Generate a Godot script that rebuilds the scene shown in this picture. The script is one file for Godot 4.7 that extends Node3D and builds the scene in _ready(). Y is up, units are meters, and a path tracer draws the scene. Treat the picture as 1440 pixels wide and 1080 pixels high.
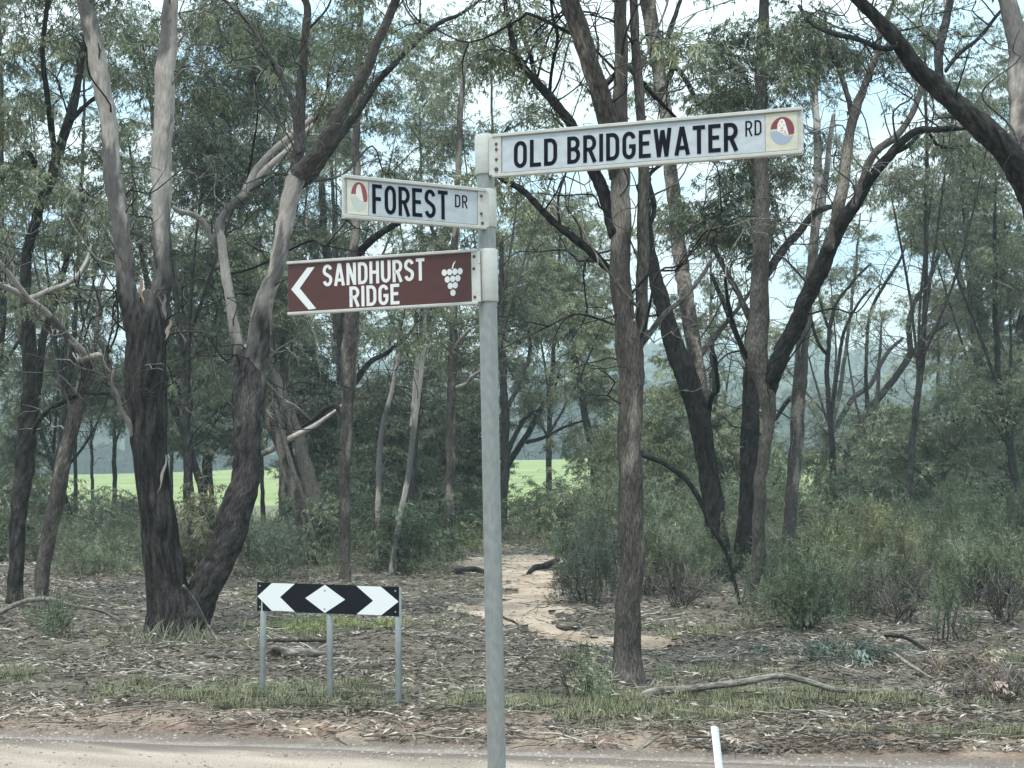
extends Node3D
# A road junction in open eucalypt woodland: street-name signs on a steel pole, a chevron board, trees and scrub behind.

const FOCAL := 2140.0          # focal length in pixels of a 1440-wide frame
const EYE := 1.65
const LEAN_UP := 0.063         # the camera looks up a little (radians)

var R := RandomNumberGenerator.new()
var N1 := FastNoiseLite.new()
var N2 := FastNoiseLite.new()
var cam_basis := Basis()
var used := {}
var M := {}
var sprays := []
var needles := []
var sand_outline := PackedVector2Array()


class Buf:
	var v := PackedVector3Array()
	var c := PackedColorArray()
	var uv := PackedVector2Array()
	var ix := PackedInt32Array()
	func quad(a: int, b: int, cc: int, d: int) -> void:
		ix.append_array(PackedInt32Array([a, b, cc, a, cc, d]))
	func vert(p: Vector3, col := Color.WHITE, t := Vector2.ZERO) -> int:
		v.append(p); c.append(col); uv.append(t)
		return v.size() - 1
	func mesh() -> ArrayMesh:
		var a := []
		a.resize(Mesh.ARRAY_MAX)
		a[Mesh.ARRAY_VERTEX] = v
		a[Mesh.ARRAY_COLOR] = c
		a[Mesh.ARRAY_TEX_UV] = uv
		a[Mesh.ARRAY_INDEX] = ix
		var st := SurfaceTool.new()
		st.create_from_arrays(a, Mesh.PRIMITIVE_TRIANGLES)
		st.generate_normals()
		return st.commit()


# ------------------------------------------------------------------ helpers
func P(px: float, py: float, d: float) -> Vector3:      # the point at depth d on the line of sight through a point of the photograph
	var v := cam_basis * Vector3((px - 720.0) / FOCAL, -(py - 540.0) / FOCAL, -1.0)
	return Vector3(0, EYE, 0) + v * (d / -v.z)


func gd(py: float) -> float:                            # how far off the ground is on that row
	var v := cam_basis * Vector3(0, -(py - 540.0) / FOCAL, -1.0)
	return minf(EYE / maxf(-v.y, 0.0005) * -v.z, 400.0)


func road_edge(x: float) -> float:
	return 9.24 - 0.185 * clampf(x, -14.0, 14.0)


func ground_h(x: float, z: float) -> float:
	var d := -z
	var e := d - road_edge(x)
	var h := 0.0
	if e > 0.0:
		h += smoothstep(0.0, 2.0, e) * (0.05 * N1.get_noise_2d(x * 6.0, z * 6.0) + 0.035 * N2.get_noise_2d(x * 6.0, z * 6.0))
		h += 0.05 * exp(-pow((e - 0.75) / 0.35, 2.0)) * (0.6 + 0.8 * N1.get_noise_2d(x * 20.0, z * 20.0))
		h += 0.012 * N2.get_noise_2d(x * 13.0, z * 13.0) * smoothstep(0.1, 0.6, e)
	h += smoothstep(78.0, 215.0, d) * (4.5 + 0.04 * clampf(x, -70.0, 0.0) + 0.016 * clampf(x, 0.0, 120.0) + 0.5 * N1.get_noise_2d(x * 0.2, z * 0.2))
	var far := smoothstep(380.0, 860.0, d)
	if far > 0.0:
		h += far * (40.0 + 26.0 * N1.get_noise_2d(x * 0.11 + 40.0, z * 0.05) + 0.012 * x)
	return h


func on_ground(px: float, py: float) -> Vector3:
	var p := P(px, py, gd(py))
	p.y = ground_h(p.x, p.z)
	return p


func numbered(called: String) -> String:
	var n: int = used.get(called, 0)
	used[called] = n + 1
	return called if n == 0 else "%s_%03d" % [called, n]


func thing(called: String, label: String, category: String, at := Vector3.ZERO, group := "") -> Node3D:
	var o := Node3D.new()
	o.name = numbered(called)
	add_child(o, true)
	o.position = at
	tag(o, label, category, group)
	return o


func tag(o: Node, label: String, category: String, group := "") -> void:
	o.set_meta("label", label)
	o.set_meta("category", category)
	if group != "":
		o.set_meta("group", group)


func part(called: String, m: Mesh, mat: Material, parent: Node = null) -> MeshInstance3D:
	var o := MeshInstance3D.new()
	o.mesh = m
	o.material_override = mat
	o.name = numbered(called) if parent == null else called
	(parent if parent != null else self).add_child(o, true)
	return o


func struct(called: String, m: Mesh, mat: Material) -> MeshInstance3D:
	var o := part(called, m, mat)
	o.set_meta("kind", "structure")
	return o


func scatter(called: String, m: Mesh, mat: Material, where: Array, tint: PackedColorArray, parent: Node = null) -> MultiMeshInstance3D:
	var mm := MultiMesh.new()
	mm.transform_format = MultiMesh.TRANSFORM_3D
	mm.use_colors = true
	mm.mesh = m
	mm.instance_count = where.size()
	for i in where.size():
		mm.set_instance_transform(i, where[i])
		mm.set_instance_color(i, tint[i])
	var o := MultiMeshInstance3D.new()
	o.multimesh = mm
	o.material_override = mat
	o.name = numbered(called) if parent == null else called
	(parent if parent != null else self).add_child(o, true)
	return o


func plain(c: Color, rough := 0.6, metal := 0.0) -> StandardMaterial3D:     # c is linear
	var m := StandardMaterial3D.new()
	m.albedo_color = c.linear_to_srgb()
	m.roughness = rough
	m.metallic = metal
	return m


func noise_tex(freq: float, octaves: int, lo: float, hi: float, s: int, as_normal := false, stretch := 1.0) -> Texture2D:
	var n := FastNoiseLite.new()
	n.seed = s
	n.frequency = freq
	n.fractal_octaves = octaves
	var t := NoiseTexture2D.new()
	t.width = 512
	t.height = 512
	t.seamless = true
	t.noise = n
	if as_normal:
		t.as_normal_map = true
		t.bump_strength = hi
	else:
		var g := Gradient.new()
		g.set_color(0, Color(lo, lo, lo))
		g.set_color(1, Color(hi, hi, hi))
		t.color_ramp = g
	return t


func rnd(a: float, b: float) -> float:
	return R.randf_range(a, b)


func rdir() -> Vector3:
	var y := rnd(-1, 1)
	var a := rnd(0, TAU)
	var r := sqrt(1.0 - y * y)
	return Vector3(r * cos(a), y, r * sin(a))


func cm(a: Color, b: Color, t: float) -> Color:
	return a.lerp(b, clampf(t, 0.0, 1.0))


# ------------------------------------------------------------------ bark and tubes
func bark(style: String, p: Vector3, top: float) -> Color:
	var fine := N2.get_noise_3d(p.x * 70.0, p.y * 15.0, p.z * 70.0)
	var mid := N1.get_noise_3d(p.x * 40.0, p.y * 9.0, p.z * 40.0)
	var big := N1.get_noise_3d(p.x * 12.0 + 50.0, p.y * 5.0, p.z * 12.0)
	var fibre := cm(Color(0.020, 0.018, 0.0185), Color(0.112, 0.102, 0.100), 0.42 + 1.15 * fine + 0.35 * big)
	match style:
		"fibre":
			return fibre
		"dark":
			return fibre * Color(0.56, 0.56, 0.60)
		"grey":
			return cm(Color(0.075, 0.068, 0.063), Color(0.20, 0.18, 0.165), 0.45 + 0.7 * fine + 0.5 * big)
		"box":
			var c := cm(Color(0.064, 0.056, 0.052), Color(0.190, 0.168, 0.153), 0.42 + 0.7 * fine + 0.5 * mid)
			return cm(c, Color(0.34, 0.30, 0.26), (mid + 0.6 * big - 0.13) * 5.0 * smoothstep(0.7, 1.5, p.y))
		"dead":
			return cm(Color(0.16, 0.145, 0.13), Color(0.44, 0.40, 0.36), 0.5 + 0.6 * fine + 0.5 * mid)
		"pale":
			return smooth_bark(p, fine, mid, big)
	# "peel": fibrous below, smooth above the height «top»
	var t := (p.y - top) * 1.1 + 1.6 * big + 0.8 * mid
	if t > 0.02 and t < 0.26 and mid > 0.30:
		return Color(0.26, 0.165, 0.11)
	var grey := cm(Color(0.10, 0.09, 0.088), Color(0.21, 0.19, 0.178), 0.5 + 0.8 * fine)
	if t < 0.0:
		return cm(fibre, grey, (t + 0.75 + mid) * 1.1)
	return cm(grey, smooth_bark(p, fine, mid, big), (t + 0.7 * mid) * 1.3)


func smooth_bark(p: Vector3, fine: float, mid: float, big: float) -> Color:
	var c := cm(Color(0.30, 0.265, 0.245), Color(0.52, 0.46, 0.42), 0.5 + 0.35 * fine + 0.7 * mid)
	var patch := N1.get_noise_3d(p.x * 9.0, p.y * 3.2 + 90.0, p.z * 9.0) + 0.35 * mid
	return cm(c, Color(0.135, 0.125, 0.123), (patch - 0.09) * 12.0)


func spline(p: PackedVector3Array, w: PackedFloat32Array, step: float) -> Array:
	var op := PackedVector3Array()
	var ow := PackedFloat32Array()
	for i in p.size() - 1:
		var a := p[maxi(i - 1, 0)]
		var b := p[i]
		var c := p[i + 1]
		var d := p[mini(i + 2, p.size() - 1)]
		var k := maxi(1, int(ceil(b.distance_to(c) / step)))
		for j in k:
			var t := float(j) / k
			op.append(b.cubic_interpolate(c, a, d, t))
			ow.append(lerpf(w[i], w[i + 1], t))
	op.append(p[p.size() - 1])
	ow.append(w[w.size() - 1])
	return [op, ow]


func tube(b: Buf, pts: PackedVector3Array, rad: PackedFloat32Array, sides: int, style: String, top := 0.0, rough := 0.0, off := Vector3.ZERO) -> void:
	var n := pts.size()
	var side := Vector3.ZERO
	var along := 0.0
	var first := b.v.size()
	for i in n:
		var t := (pts[mini(i + 1, n - 1)] - pts[maxi(i - 1, 0)]).normalized()
		if side == Vector3.ZERO:
			side = t.cross(Vector3(0.3, 0.1, 1)).normalized()
		side = (side - t * side.dot(t)).normalized()
		var up := t.cross(side)
		if i > 0:
			along += pts[i].distance_to(pts[i - 1])
		for k in sides + 1:
			var a := TAU * (k % sides) / sides
			var dir := side * cos(a) + up * sin(a)
			var r := rad[i]
			var q := pts[i] + dir * r
			if rough > 0.0:
				var g := N2.get_noise_3d(q.x * 75.0, q.y * 9.0, q.z * 75.0)
				r *= 1.0 + rough * (g - 0.6 * absf(g) + 0.6 * N1.get_noise_3d(q.x * 14.0, q.y * 8.0, q.z * 14.0))
				q = pts[i] + dir * r
			b.vert(q - off, bark(style, q, top), Vector2(TAU * k / sides * maxf(rad[0], 0.01), along))
	for i in n - 1:
		for k in sides:
			var a := first + i * (sides + 1) + k
			b.quad(a, a + 1, a + sides + 2, a + sides + 1)
	var heel := b.vert(pts[0] - (pts[1] - pts[0]).normalized() * rad[0] * 0.4 - off, bark(style, pts[0], top))
	for k in sides:
		b.ix.append_array(PackedInt32Array([first + k + 1, first + k, heel]))
	var cap := b.vert(pts[n - 1] + (pts[n - 1] - pts[n - 2]).normalized() * rad[n - 1] * 0.4 - off, bark(style, pts[n - 1], top))
	for k in sides:
		b.ix.append_array(PackedInt32Array([first + (n - 1) * (sides + 1) + k, first + (n - 1) * (sides + 1) + k + 1, cap]))


func wander(a: Vector3, c: Vector3, amount: float, k: int) -> PackedVector3Array:
	var out := PackedVector3Array([a])
	var l := a.distance_to(c)
	for i in range(1, k):
		var t := float(i) / k
		out.append(a.lerp(c, t) + rdir() * amount * l * sin(PI * t) + Vector3(0, 0.10 * l * sin(PI * t), 0))
	out.append(c)
	return out


# ------------------------------------------------------------------ leaves
func leaf(b: Buf, at: Vector3, dir: Vector3, l: float, w: float) -> void:
	var s := dir.cross(rdir()).normalized()
	var up := s.cross(dir) * w * rnd(-0.5, 0.5)
	var bend := Vector3(0, -0.10 * l, 0)
	var a := b.vert(at)
	var c := b.vert(at + dir * l * 0.42 + s * w * 0.5 + up)
	var d := b.vert(at + dir * l * 0.42 - s * w * 0.5 + up)
	var e := b.vert(at + dir * l + bend)
	b.ix.append_array(PackedInt32Array([a, c, d, d, c, e]))


func twiglet(b: Buf, p: Vector3, q: Vector3, r: float) -> void:
	var t := (q - p).normalized()
	var s := t.cross(Vector3(0.31, 0.9, 0.2)).normalized() * r
	var u := t.cross(s)
	var i := b.v.size()
	for z in [p, q]:
		b.vert(z + s); b.vert(z - s * 0.5 + u * 0.87); b.vert(z - s * 0.5 - u * 0.87)
	for k in 3:
		b.quad(i + k, i + (k + 1) % 3, i + 3 + (k + 1) % 3, i + 3 + k)


func make_spray(count: int, droop: float) -> ArrayMesh:      # a hanging eucalypt spray: a forked twig with sickle leaves
	var b := Buf.new()
	var tips := []
	var main := Vector3(0, -0.04, 0.26)
	twiglet(b, Vector3.ZERO, main, 0.004)
	for k in 4:
		var s := main * rnd(0.3, 1.0)
		var e := s + Vector3(rnd(-0.22, 0.22), rnd(-0.16, 0.10) - droop * 0.1, rnd(0.02, 0.22))
		twiglet(b, s, e, 0.0025)
		tips.append([s, e])
	for k in count:
		var tw = tips[k % tips.size()]
		var at: Vector3 = tw[0].lerp(tw[1], rnd(0.15, 1.05))
		var dir := (Vector3(rnd(-1, 1), rnd(-1.3, 0.5) - droop, rnd(-0.7, 1)) + rdir() * 0.3).normalized()
		leaf(b, at, dir, rnd(0.052, 0.098), rnd(0.012, 0.020))
	return b.mesh()


func make_needles(count: int, long: float) -> ArrayMesh:     # an upright broom-like spray of thin twigs with needle leaves
	var b := Buf.new()
	for k in 6:
		var e := Vector3(rnd(-0.13, 0.13), rnd(0.22, 0.42), rnd(-0.13, 0.13))
		twiglet(b, Vector3.ZERO, e, 0.002)
		for j in count / 6:
			var at := e * rnd(0.25, 1.0)
			var dir := (e.normalized() * 0.8 + rdir()).normalized()
			leaf(b, at, dir, long * rnd(0.7, 1.3), 0.0085)
	return b.mesh()


func leaf_tint(base: Color) -> Color:
	var k := rnd(0.62, 1.35)
	return Color(base.r * k * rnd(0.92, 1.12), base.g * k, base.b * k * rnd(0.88, 1.1))


# ------------------------------------------------------------------ trees
# limbs: [style, height where the bark turns smooth, depth drift of start, depth drift of end, [x, y, width, ...] in the photograph's pixels]
# masses of leaves: [x, y, rx, ry, density, depth drift]
func tree(called: String, label: String, category: String, group: String, base_y: float, limbs: Array, masses: Array, tint: Color, detail := 1.0, variant := 0, depth := 0.0, bare := 0.55) -> Node3D:
	var d := depth if depth > 0.0 else gd(base_y)
	var first: Array = limbs[0][4]
	var foot := P(first[0], base_y, d)
	foot.y = ground_h(foot.x, foot.z)
	var t := thing(called, label, category, foot, group)
	var nodes := []
	for li in limbs.size():
		var lb: Array = limbs[li]
		var q: Array = lb[4]
		var pts := PackedVector3Array()
		var rad := PackedFloat32Array()
		var n := q.size() / 3
		for i in n:
			var f := float(i) / maxf(n - 1, 1)
			var dd: float = d + lerpf(lb[2], lb[3], f)
			pts.append(P(q[i * 3], q[i * 3 + 1], dd))
			rad.append(q[i * 3 + 2] * 0.5 * dd / FOCAL)
		if li == 0:
			pts[0] = Vector3(pts[0].x, foot.y, pts[0].z)
			pts.insert(0, pts[0] - Vector3(0, 0.25, 0))
			rad.insert(0, rad[0] * 1.18)
		var fat: float = rad[mini(1, rad.size() - 1)]
		var step := clampf(fat * 0.55 / detail, 0.05, 0.4)
		var sp := spline(pts, rad, step)
		var b := Buf.new()
		var rough := 0.0
		if lb[0] in ["fibre", "peel", "dark"]:
			rough = 0.26
		elif lb[0] in ["box", "grey"]:
			rough = 0.15
		elif fat > 0.03:
			rough = 0.06
		var wob: PackedVector3Array = sp[0]
		for i in range(1, wob.size() - 1):      # no limb is a smooth curve
			wob[i] += Vector3(N1.get_noise_2d(wob[i].y * 13.0 + wob[i].x * 6.0, li * 17.0 + d), 0.0, N1.get_noise_2d(wob[i].y * 13.0, li * 31.0 + 9.0 + d)) * minf(fat * 0.30, 0.035)
		tube(b, wob, sp[1], clampi(int(6.0 + fat * 90.0 * detail), 5, 46), lb[0], lb[1], rough, foot)
		part("trunk" if li == 0 else "limb", b.mesh(), M.smooth_bark if lb[0] in ["pale", "dead"] or (lb[0] == "peel" and li > 0 and lb[4][1] < 600) else M.bark, t)
		var every := maxi(1, int(0.25 / step))
		for i in range(0, wob.size(), every):
			nodes.append([wob[i], sp[1][i]])
	if bare > 0.0:
		var tw := Buf.new()
		for nd in nodes.duplicate():
			var at: Vector3 = nd[0]
			if at.y < 2.0 + foot.y or R.randf() > bare:
				continue
			var l := rnd(0.35, 1.0) + 1.2 * pow(R.randf(), 3.0)
			var dir := (rdir() * Vector3(1, 0.7, 0.8) + Vector3(0, 0.55, 0)).normalized()
			var path := wander(at, at + dir * l, 0.13, 5)
			var r0 := minf(nd[1] * 0.5, 0.004 + 0.007 * l)
			var rr := PackedFloat32Array()
			for i in path.size():
				rr.append(lerpf(r0, 0.003, float(i) / (path.size() - 1)))
			var look: String = ["dark", "grey", "fibre", "dead"][R.randi() % 4]
			var w1 := spline(path, rr, 0.12)
			tube(tw, w1[0], w1[1], 5, look, 0.0, 0.0, foot)
			for j in 3:
				var s0 := path[2 + R.randi() % 3]
				var e0 := s0 + (dir * 0.6 + rdir()).normalized() * l * rnd(0.25, 0.55)
				var w2 := spline(wander(s0, e0, 0.12, 3), PackedFloat32Array([r0 * 0.5, r0 * 0.4, 0.003, 0.0025]), 0.12)
				tube(tw, w2[0], w2[1], 4, look, 0.0, 0.0, foot)
			if R.randf() < 0.5:
				nodes.append([path[3], r0 * 0.6])
		part("twigs", tw.mesh(), M.bark, t).set_meta("kind", "stuff")
	leaves(t, foot, d, nodes, masses, tint, variant)
	return t


func flap(t: Node3D, px: float, py: float, d: float, w: float, h: float, col: Color, curl := 0.3) -> void:     # a strip of bark peeling off a trunk
	var b := Buf.new()
	var p := P(px, py, d)
	var ww := w * d / FOCAL
	var hh := h * d / FOCAL
	var drift := rnd(-0.25, 0.25)
	for i in 9:
		var f := i / 8.0
		var out := curl * hh * f * f
		var half := ww * 0.5 * sin(PI * clampf(0.12 + 0.86 * f, 0.0, 1.0)) * rnd(0.7, 1.2)
		var mid := Vector3(drift * hh * f * f + 0.012 * sin(f * 9.0), -hh * f, out)
		for k in 3:
			b.vert(p - t.position + mid + Vector3((k - 1) * half, 0.01 * absf(k - 1), 0.008 if k == 1 else -0.012 * f), col * rnd(0.75, 1.2))
	for i in 8:
		for k in 2:
			b.quad(i * 3 + k, i * 3 + k + 1, i * 3 + k + 4, i * 3 + k + 3)
	part("peeling_bark", b.mesh(), M.dry, t)


func leaves(t: Node3D, foot: Vector3, d: float, nodes: Array, masses: Array, tint: Color, variant: int) -> void:
	if masses.is_empty():
		return
	var size := clampf(0.9 + (d - 16.0) * 0.013, 0.85, 1.6)
	var where := []
	var tints := PackedColorArray()
	var twigs := Buf.new()
	for m in masses:
		var dm: float = d + m[5]
		var c := P(m[0], m[1], dm)
		var rx: float = m[2] * dm / FOCAL
		var ry: float = m[3] * dm / FOCAL
		var rz := maxf(rx, ry) * 0.7
		var n := maxi(2, int(PI * rx * ry * m[4] * 9.3 / pow(size, 1.4)))
		for k in n:
			var o := rdir() * pow(R.randf(), 0.40)
			var e := c + Vector3(o.x * rx, o.y * ry, o.z * rz)
			if e.y < foot.y + 0.7:
				continue
			# a branchlet from the nearest wood below
			var best := 1e9
			var from: Array = nodes[0]
			for nd in nodes:
				var w: Vector3 = nd[0]
				var s := w.distance_to(e) + (1.5 * maxf(w.y - e.y + 0.2, 0.0))
				if s < best:
					best = s
					from = nd
			var l: float = from[0].distance_to(e)
			var r := minf(from[1] * 0.55, 0.004 + 0.0065 * l) * (0.75 + size * 0.3)
			var path := wander(from[0], e, 0.10, 3 if l < 1.2 else 5)
			var rr := PackedFloat32Array()
			for i in path.size():
				rr.append(lerpf(r, 0.004, float(i) / (path.size() - 1)))
			tube(twigs, path, rr, 4, "grey" if k % 3 else "fibre", 0.0, 0.0, foot)
			if l > 0.9:
				nodes.append([path[path.size() - 2], r * 0.5])
				nodes.append([path[path.size() / 2], r * 0.8])
			var rc := 0.25 * size
			var shade := rnd(0.62, 1.5)
			for j in int(rnd(8, 15)):
				var q := e + Vector3(rnd(-1, 1) * rc, rnd(-0.75, 0.6) * rc, rnd(-1, 1) * rc)
				var s := size * rnd(0.75, 1.3)
				var bs := Basis(Vector3.UP, rnd(0, TAU)) * Basis(Vector3.RIGHT, rnd(-0.5, 0.7)) * Basis(Vector3.FORWARD, rnd(-0.4, 0.4))
				where.append(Transform3D(bs.scaled(Vector3(s, s, s)), q - foot))
				tints.append(leaf_tint(tint * shade))
	part("branchlets", twigs.mesh(), M.bark, t).set_meta("kind", "stuff")
	scatter("crown", sprays[variant % sprays.size()], M.leaf, where, tints, t).set_meta("kind", "stuff")


# a shrub whose foot stands at (x, base_y) and that is w by h pixels; kind 0 needle-leaved, 1 broad-leaved, 2 bare and twiggy
func shrub(called: String, label: String, group: String, x: float, base_y: float, w: float, h: float, kind: int, tint: Color, density := 1.0, depth := 0.0) -> void:
	var d := depth if depth > 0.0 else gd(base_y)
	var foot := P(x, base_y, d)
	foot.y = ground_h(foot.x, foot.z)
	var t := thing(called, label, "shrub" if h < 200 else "tree", foot, group)
	var rw := w * 0.5 * d / FOCAL
	var hh := h * d / FOCAL
	var stems := Buf.new()
	var where := []
	var tints := PackedColorArray()
	var size := clampf(0.9 + (d - 16.0) * 0.022, 0.85, 2.0)
	var k_stems := clampi(int(5 + rw * 6), 5, 14)
	if kind == 2:
		k_stems *= 4
	var pts := []
	for k in k_stems:
		var a := rnd(0, TAU)
		var o := sqrt(R.randf())
		var tip := Vector3(cos(a) * rw * o, hh * (1.0 - 0.45 * o * o) * rnd(0.55, 0.95), sin(a) * rw * o)
		var path := wander(Vector3(rnd(-0.1, 0.1), -0.05, rnd(-0.1, 0.1)), tip, 0.08, 5)
		var rr := PackedFloat32Array()
		var r0 := (0.006 + 0.008 * hh) * rnd(0.6, 1.1)
		for i in path.size():
			rr.append(lerpf(r0, 0.003, float(i) / (path.size() - 1)))
			if i > 1:
				pts.append(path[i])
		tube(stems, path, rr, 5, "dead" if kind == 2 and k % 3 == 0 else "grey", 0.0)
		for j in (5 if kind == 2 else 2):
			var s: Vector3 = path[2 + R.randi() % 3]
			var e := s + (rdir() + Vector3(0, 0.7, 0)) * rnd(0.12, 0.35) * sqrt(hh)
			tube(stems, PackedVector3Array([s, s.lerp(e, 0.5) + rdir() * 0.03, e]), PackedFloat32Array([r0 * 0.4, r0 * 0.3, 0.0022]), 4, "dead" if kind == 2 and j % 2 else "grey")
	part("stems", stems.mesh(), M.bark, t).set_meta("kind", "stuff")
	if kind == 2:
		return
	var n := int(rw * hh * 200.0 * density / pow(size, 1.7))
	for k in n:
		var q: Vector3
		if k % 2:
			q = pts[R.randi() % pts.size()] + rdir() * 0.22 * size
		else:
			var a := rnd(0, TAU)
			var o := sqrt(R.randf())
			var y := pow(R.randf(), 0.8)
			var bulge := 1.0 + 0.35 * N1.get_noise_3d(cos(a) * 16.0 + x, y * 16.0, sin(a) * 16.0)
			q = Vector3(cos(a) * rw * o, 0, sin(a) * rw * o) * bulge
			q.y = hh * (1.0 - 0.5 * o * o) * y * bulge
		if q.y < 0.06 * hh:
			q.y = 0.06 * hh + R.randf() * 0.3 * hh
		var s := size * rnd(0.7, 1.25)
		var bs: Basis
		if kind == 0:
			bs = Basis(Vector3.UP, rnd(0, TAU)) * Basis(Vector3.RIGHT, rnd(-0.7, 0.7))
			q.y -= 0.15 * s
		else:
			bs = Basis(Vector3.UP, rnd(0, TAU)) * Basis(Vector3.RIGHT, rnd(-0.9, 0.4))
		where.append(Transform3D(bs.scaled(Vector3(s, s, s)), q))
		tints.append(leaf_tint(tint * clampf(0.95 + 1.3 * N1.get_noise_3d(q.x * 16.0, q.y * 16.0, q.z * 16.0 + x) + rnd(-0.25, 0.25), 0.35, 1.7)))
	scatter("foliage", (needles if kind == 0 else sprays)[int(x) % 2], M.leaf, where, tints, t).set_meta("kind", "stuff")


func stick(called: String, label: String, category: String, group: String, style: String, px: Array, lift := 0.0) -> Node3D:      # dead wood lying on the ground: x, y of the photograph, width in pixels, height above ground in metres
	var pts := PackedVector3Array()
	var rad := PackedFloat32Array()
	for i in px.size() / 4:
		var y: float = px[i * 4 + 1]
		var up: float = px[i * 4 + 3]
		# the row is where it is seen: step along the sight line to the height above ground
		var v := cam_basis * Vector3((px[i * 4] - 720.0) / FOCAL, -(y - 540.0) / FOCAL, -1.0)
		var k := (EYE - up) / maxf(-v.y, 0.001)
		var p := Vector3(0, EYE, 0) + v * k
		p.y = ground_h(p.x, p.z) + up
		pts.append(p)
		rad.append(px[i * 4 + 2] * 0.5 * -p.z / FOCAL)
	var foot := pts[0]
	var t := thing(called, label, category, foot, group)
	var sp := spline(pts, rad, 0.07)
	var b := Buf.new()
	tube(b, sp[0], sp[1], 8, style, 0.0, 0.12, foot)
	part("stem", b.mesh(), M.bark, t)
	return t


func side_stick(t: Node3D, style: String, a: Vector3, c: Vector3, r: float) -> void:
	var b := Buf.new()
	var path := wander(a, c, 0.06, 4)
	var rr := PackedFloat32Array()
	for i in path.size():
		rr.append(lerpf(r, r * 0.35, float(i) / (path.size() - 1)))
	tube(b, path, rr, 6, style, 0.0, 0.0, t.position)
	part("side_branch", b.mesh(), M.bark, t)


# ------------------------------------------------------------------ signs
var so := Vector3.ZERO
var sx := Vector3.RIGHT
var sy := Vector3.UP
var sz := Vector3.BACK


func plane(bottom0: Vector3, bottom1: Vector3, top0: Vector3) -> void:      # the frame of a sign: origin, along, up, out
	so = bottom0
	sx = (bottom1 - bottom0).normalized()
	var up := top0 - bottom0
	sy = (up - sx * up.dot(sx)).normalized()
	sz = sx.cross(sy).normalized()
	if sz.z < 0.0:
		sx = -sx
		sz = sx.cross(sy).normalized()


func S(px: float, py: float) -> Vector2:                  # where the line of sight meets that plane, in metres along and up
	var v := cam_basis * Vector3((px - 720.0) / FOCAL, -(py - 540.0) / FOCAL, -1.0)
	var o := Vector3(0, EYE, 0)
	var k := (so - o).dot(sz) / v.dot(sz)
	var p := o + v * k - so
	return Vector2(p.dot(sx), p.dot(sy))


func sheet(pts: PackedVector2Array, z: float, b: Buf = null) -> Buf:       # a flat sheet cut to an outline
	if b == null:
		b = Buf.new()
	var tri := Geometry2D.triangulate_polygon(pts)
	var i := b.v.size()
	for p in pts:
		b.vert(Vector3(p.x, p.y, z))
	for k in range(0, tri.size(), 3):
		var a := pts[tri[k]]
		var c := pts[tri[k + 1]]
		var d := pts[tri[k + 2]]
		var flip := (c - a).cross(d - a) > 0.0
		b.ix.append_array(PackedInt32Array([i + tri[k], i + tri[k + 2], i + tri[k + 1]] if flip else [i + tri[k], i + tri[k + 1], i + tri[k + 2]]))
	return b


func slab(b: Buf, x0: float, x1: float, y0: float, y1: float, z0: float, z1: float, bev := 0.0015) -> void:    # a box with chamfered edges
	var st := []
	for lv in [[z0, bev], [z0 + bev, 0.0], [z1 - bev, 0.0], [z1, bev]]:
		var q: float = lv[1]
		var i := b.v.size()
		b.vert(Vector3(x0 + q, y0 + q, lv[0])); b.vert(Vector3(x1 - q, y0 + q, lv[0])); b.vert(Vector3(x1 - q, y1 - q, lv[0])); b.vert(Vector3(x0 + q, y1 - q, lv[0]))
		st.append(i)
	for l in 3:
		for k in 4:
			var a: int = st[l] + k
			var c: int = st[l] + (k + 1) % 4
			b.quad(a, a + 4, c + 4, c)
	b.quad(st[0], st[0] + 1, st[0] + 2, st[0] + 3)
	b.quad(st[3], st[3] + 3, st[3] + 2, st[3] + 1)


func flat_mesh(b: Buf) -> ArrayMesh:        # every face its own normal
	var c := Buf.new()
	for i in b.ix:
		c.vert(b.v[i], b.c[i], b.uv[i])
	var a := []
	a.resize(Mesh.ARRAY_MAX)
	var nr := PackedVector3Array()
	for i in range(0, c.v.size(), 3):
		var n := (c.v[i + 2] - c.v[i]).cross(c.v[i + 1] - c.v[i]).normalized()
		nr.append(n); nr.append(n); nr.append(n)
	a[Mesh.ARRAY_VERTEX] = c.v
	a[Mesh.ARRAY_NORMAL] = nr
	a[Mesh.ARRAY_COLOR] = c.c
	a[Mesh.ARRAY_TEX_UV] = c.uv
	var m := ArrayMesh.new()
	m.add_surface_from_arrays(Mesh.PRIMITIVE_TRIANGLES, a)
	return m


func arc(cx: float, cy: float, rx: float, ry: float, a0: float, a1: float, n := 9) -> Array:
	var out := []
	for i in n + 1:
		var a := deg_to_rad(lerpf(a0, a1, float(i) / n))
		out.append(Vector2(cx + rx * cos(a), cy + ry * sin(a)))
	return out


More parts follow.
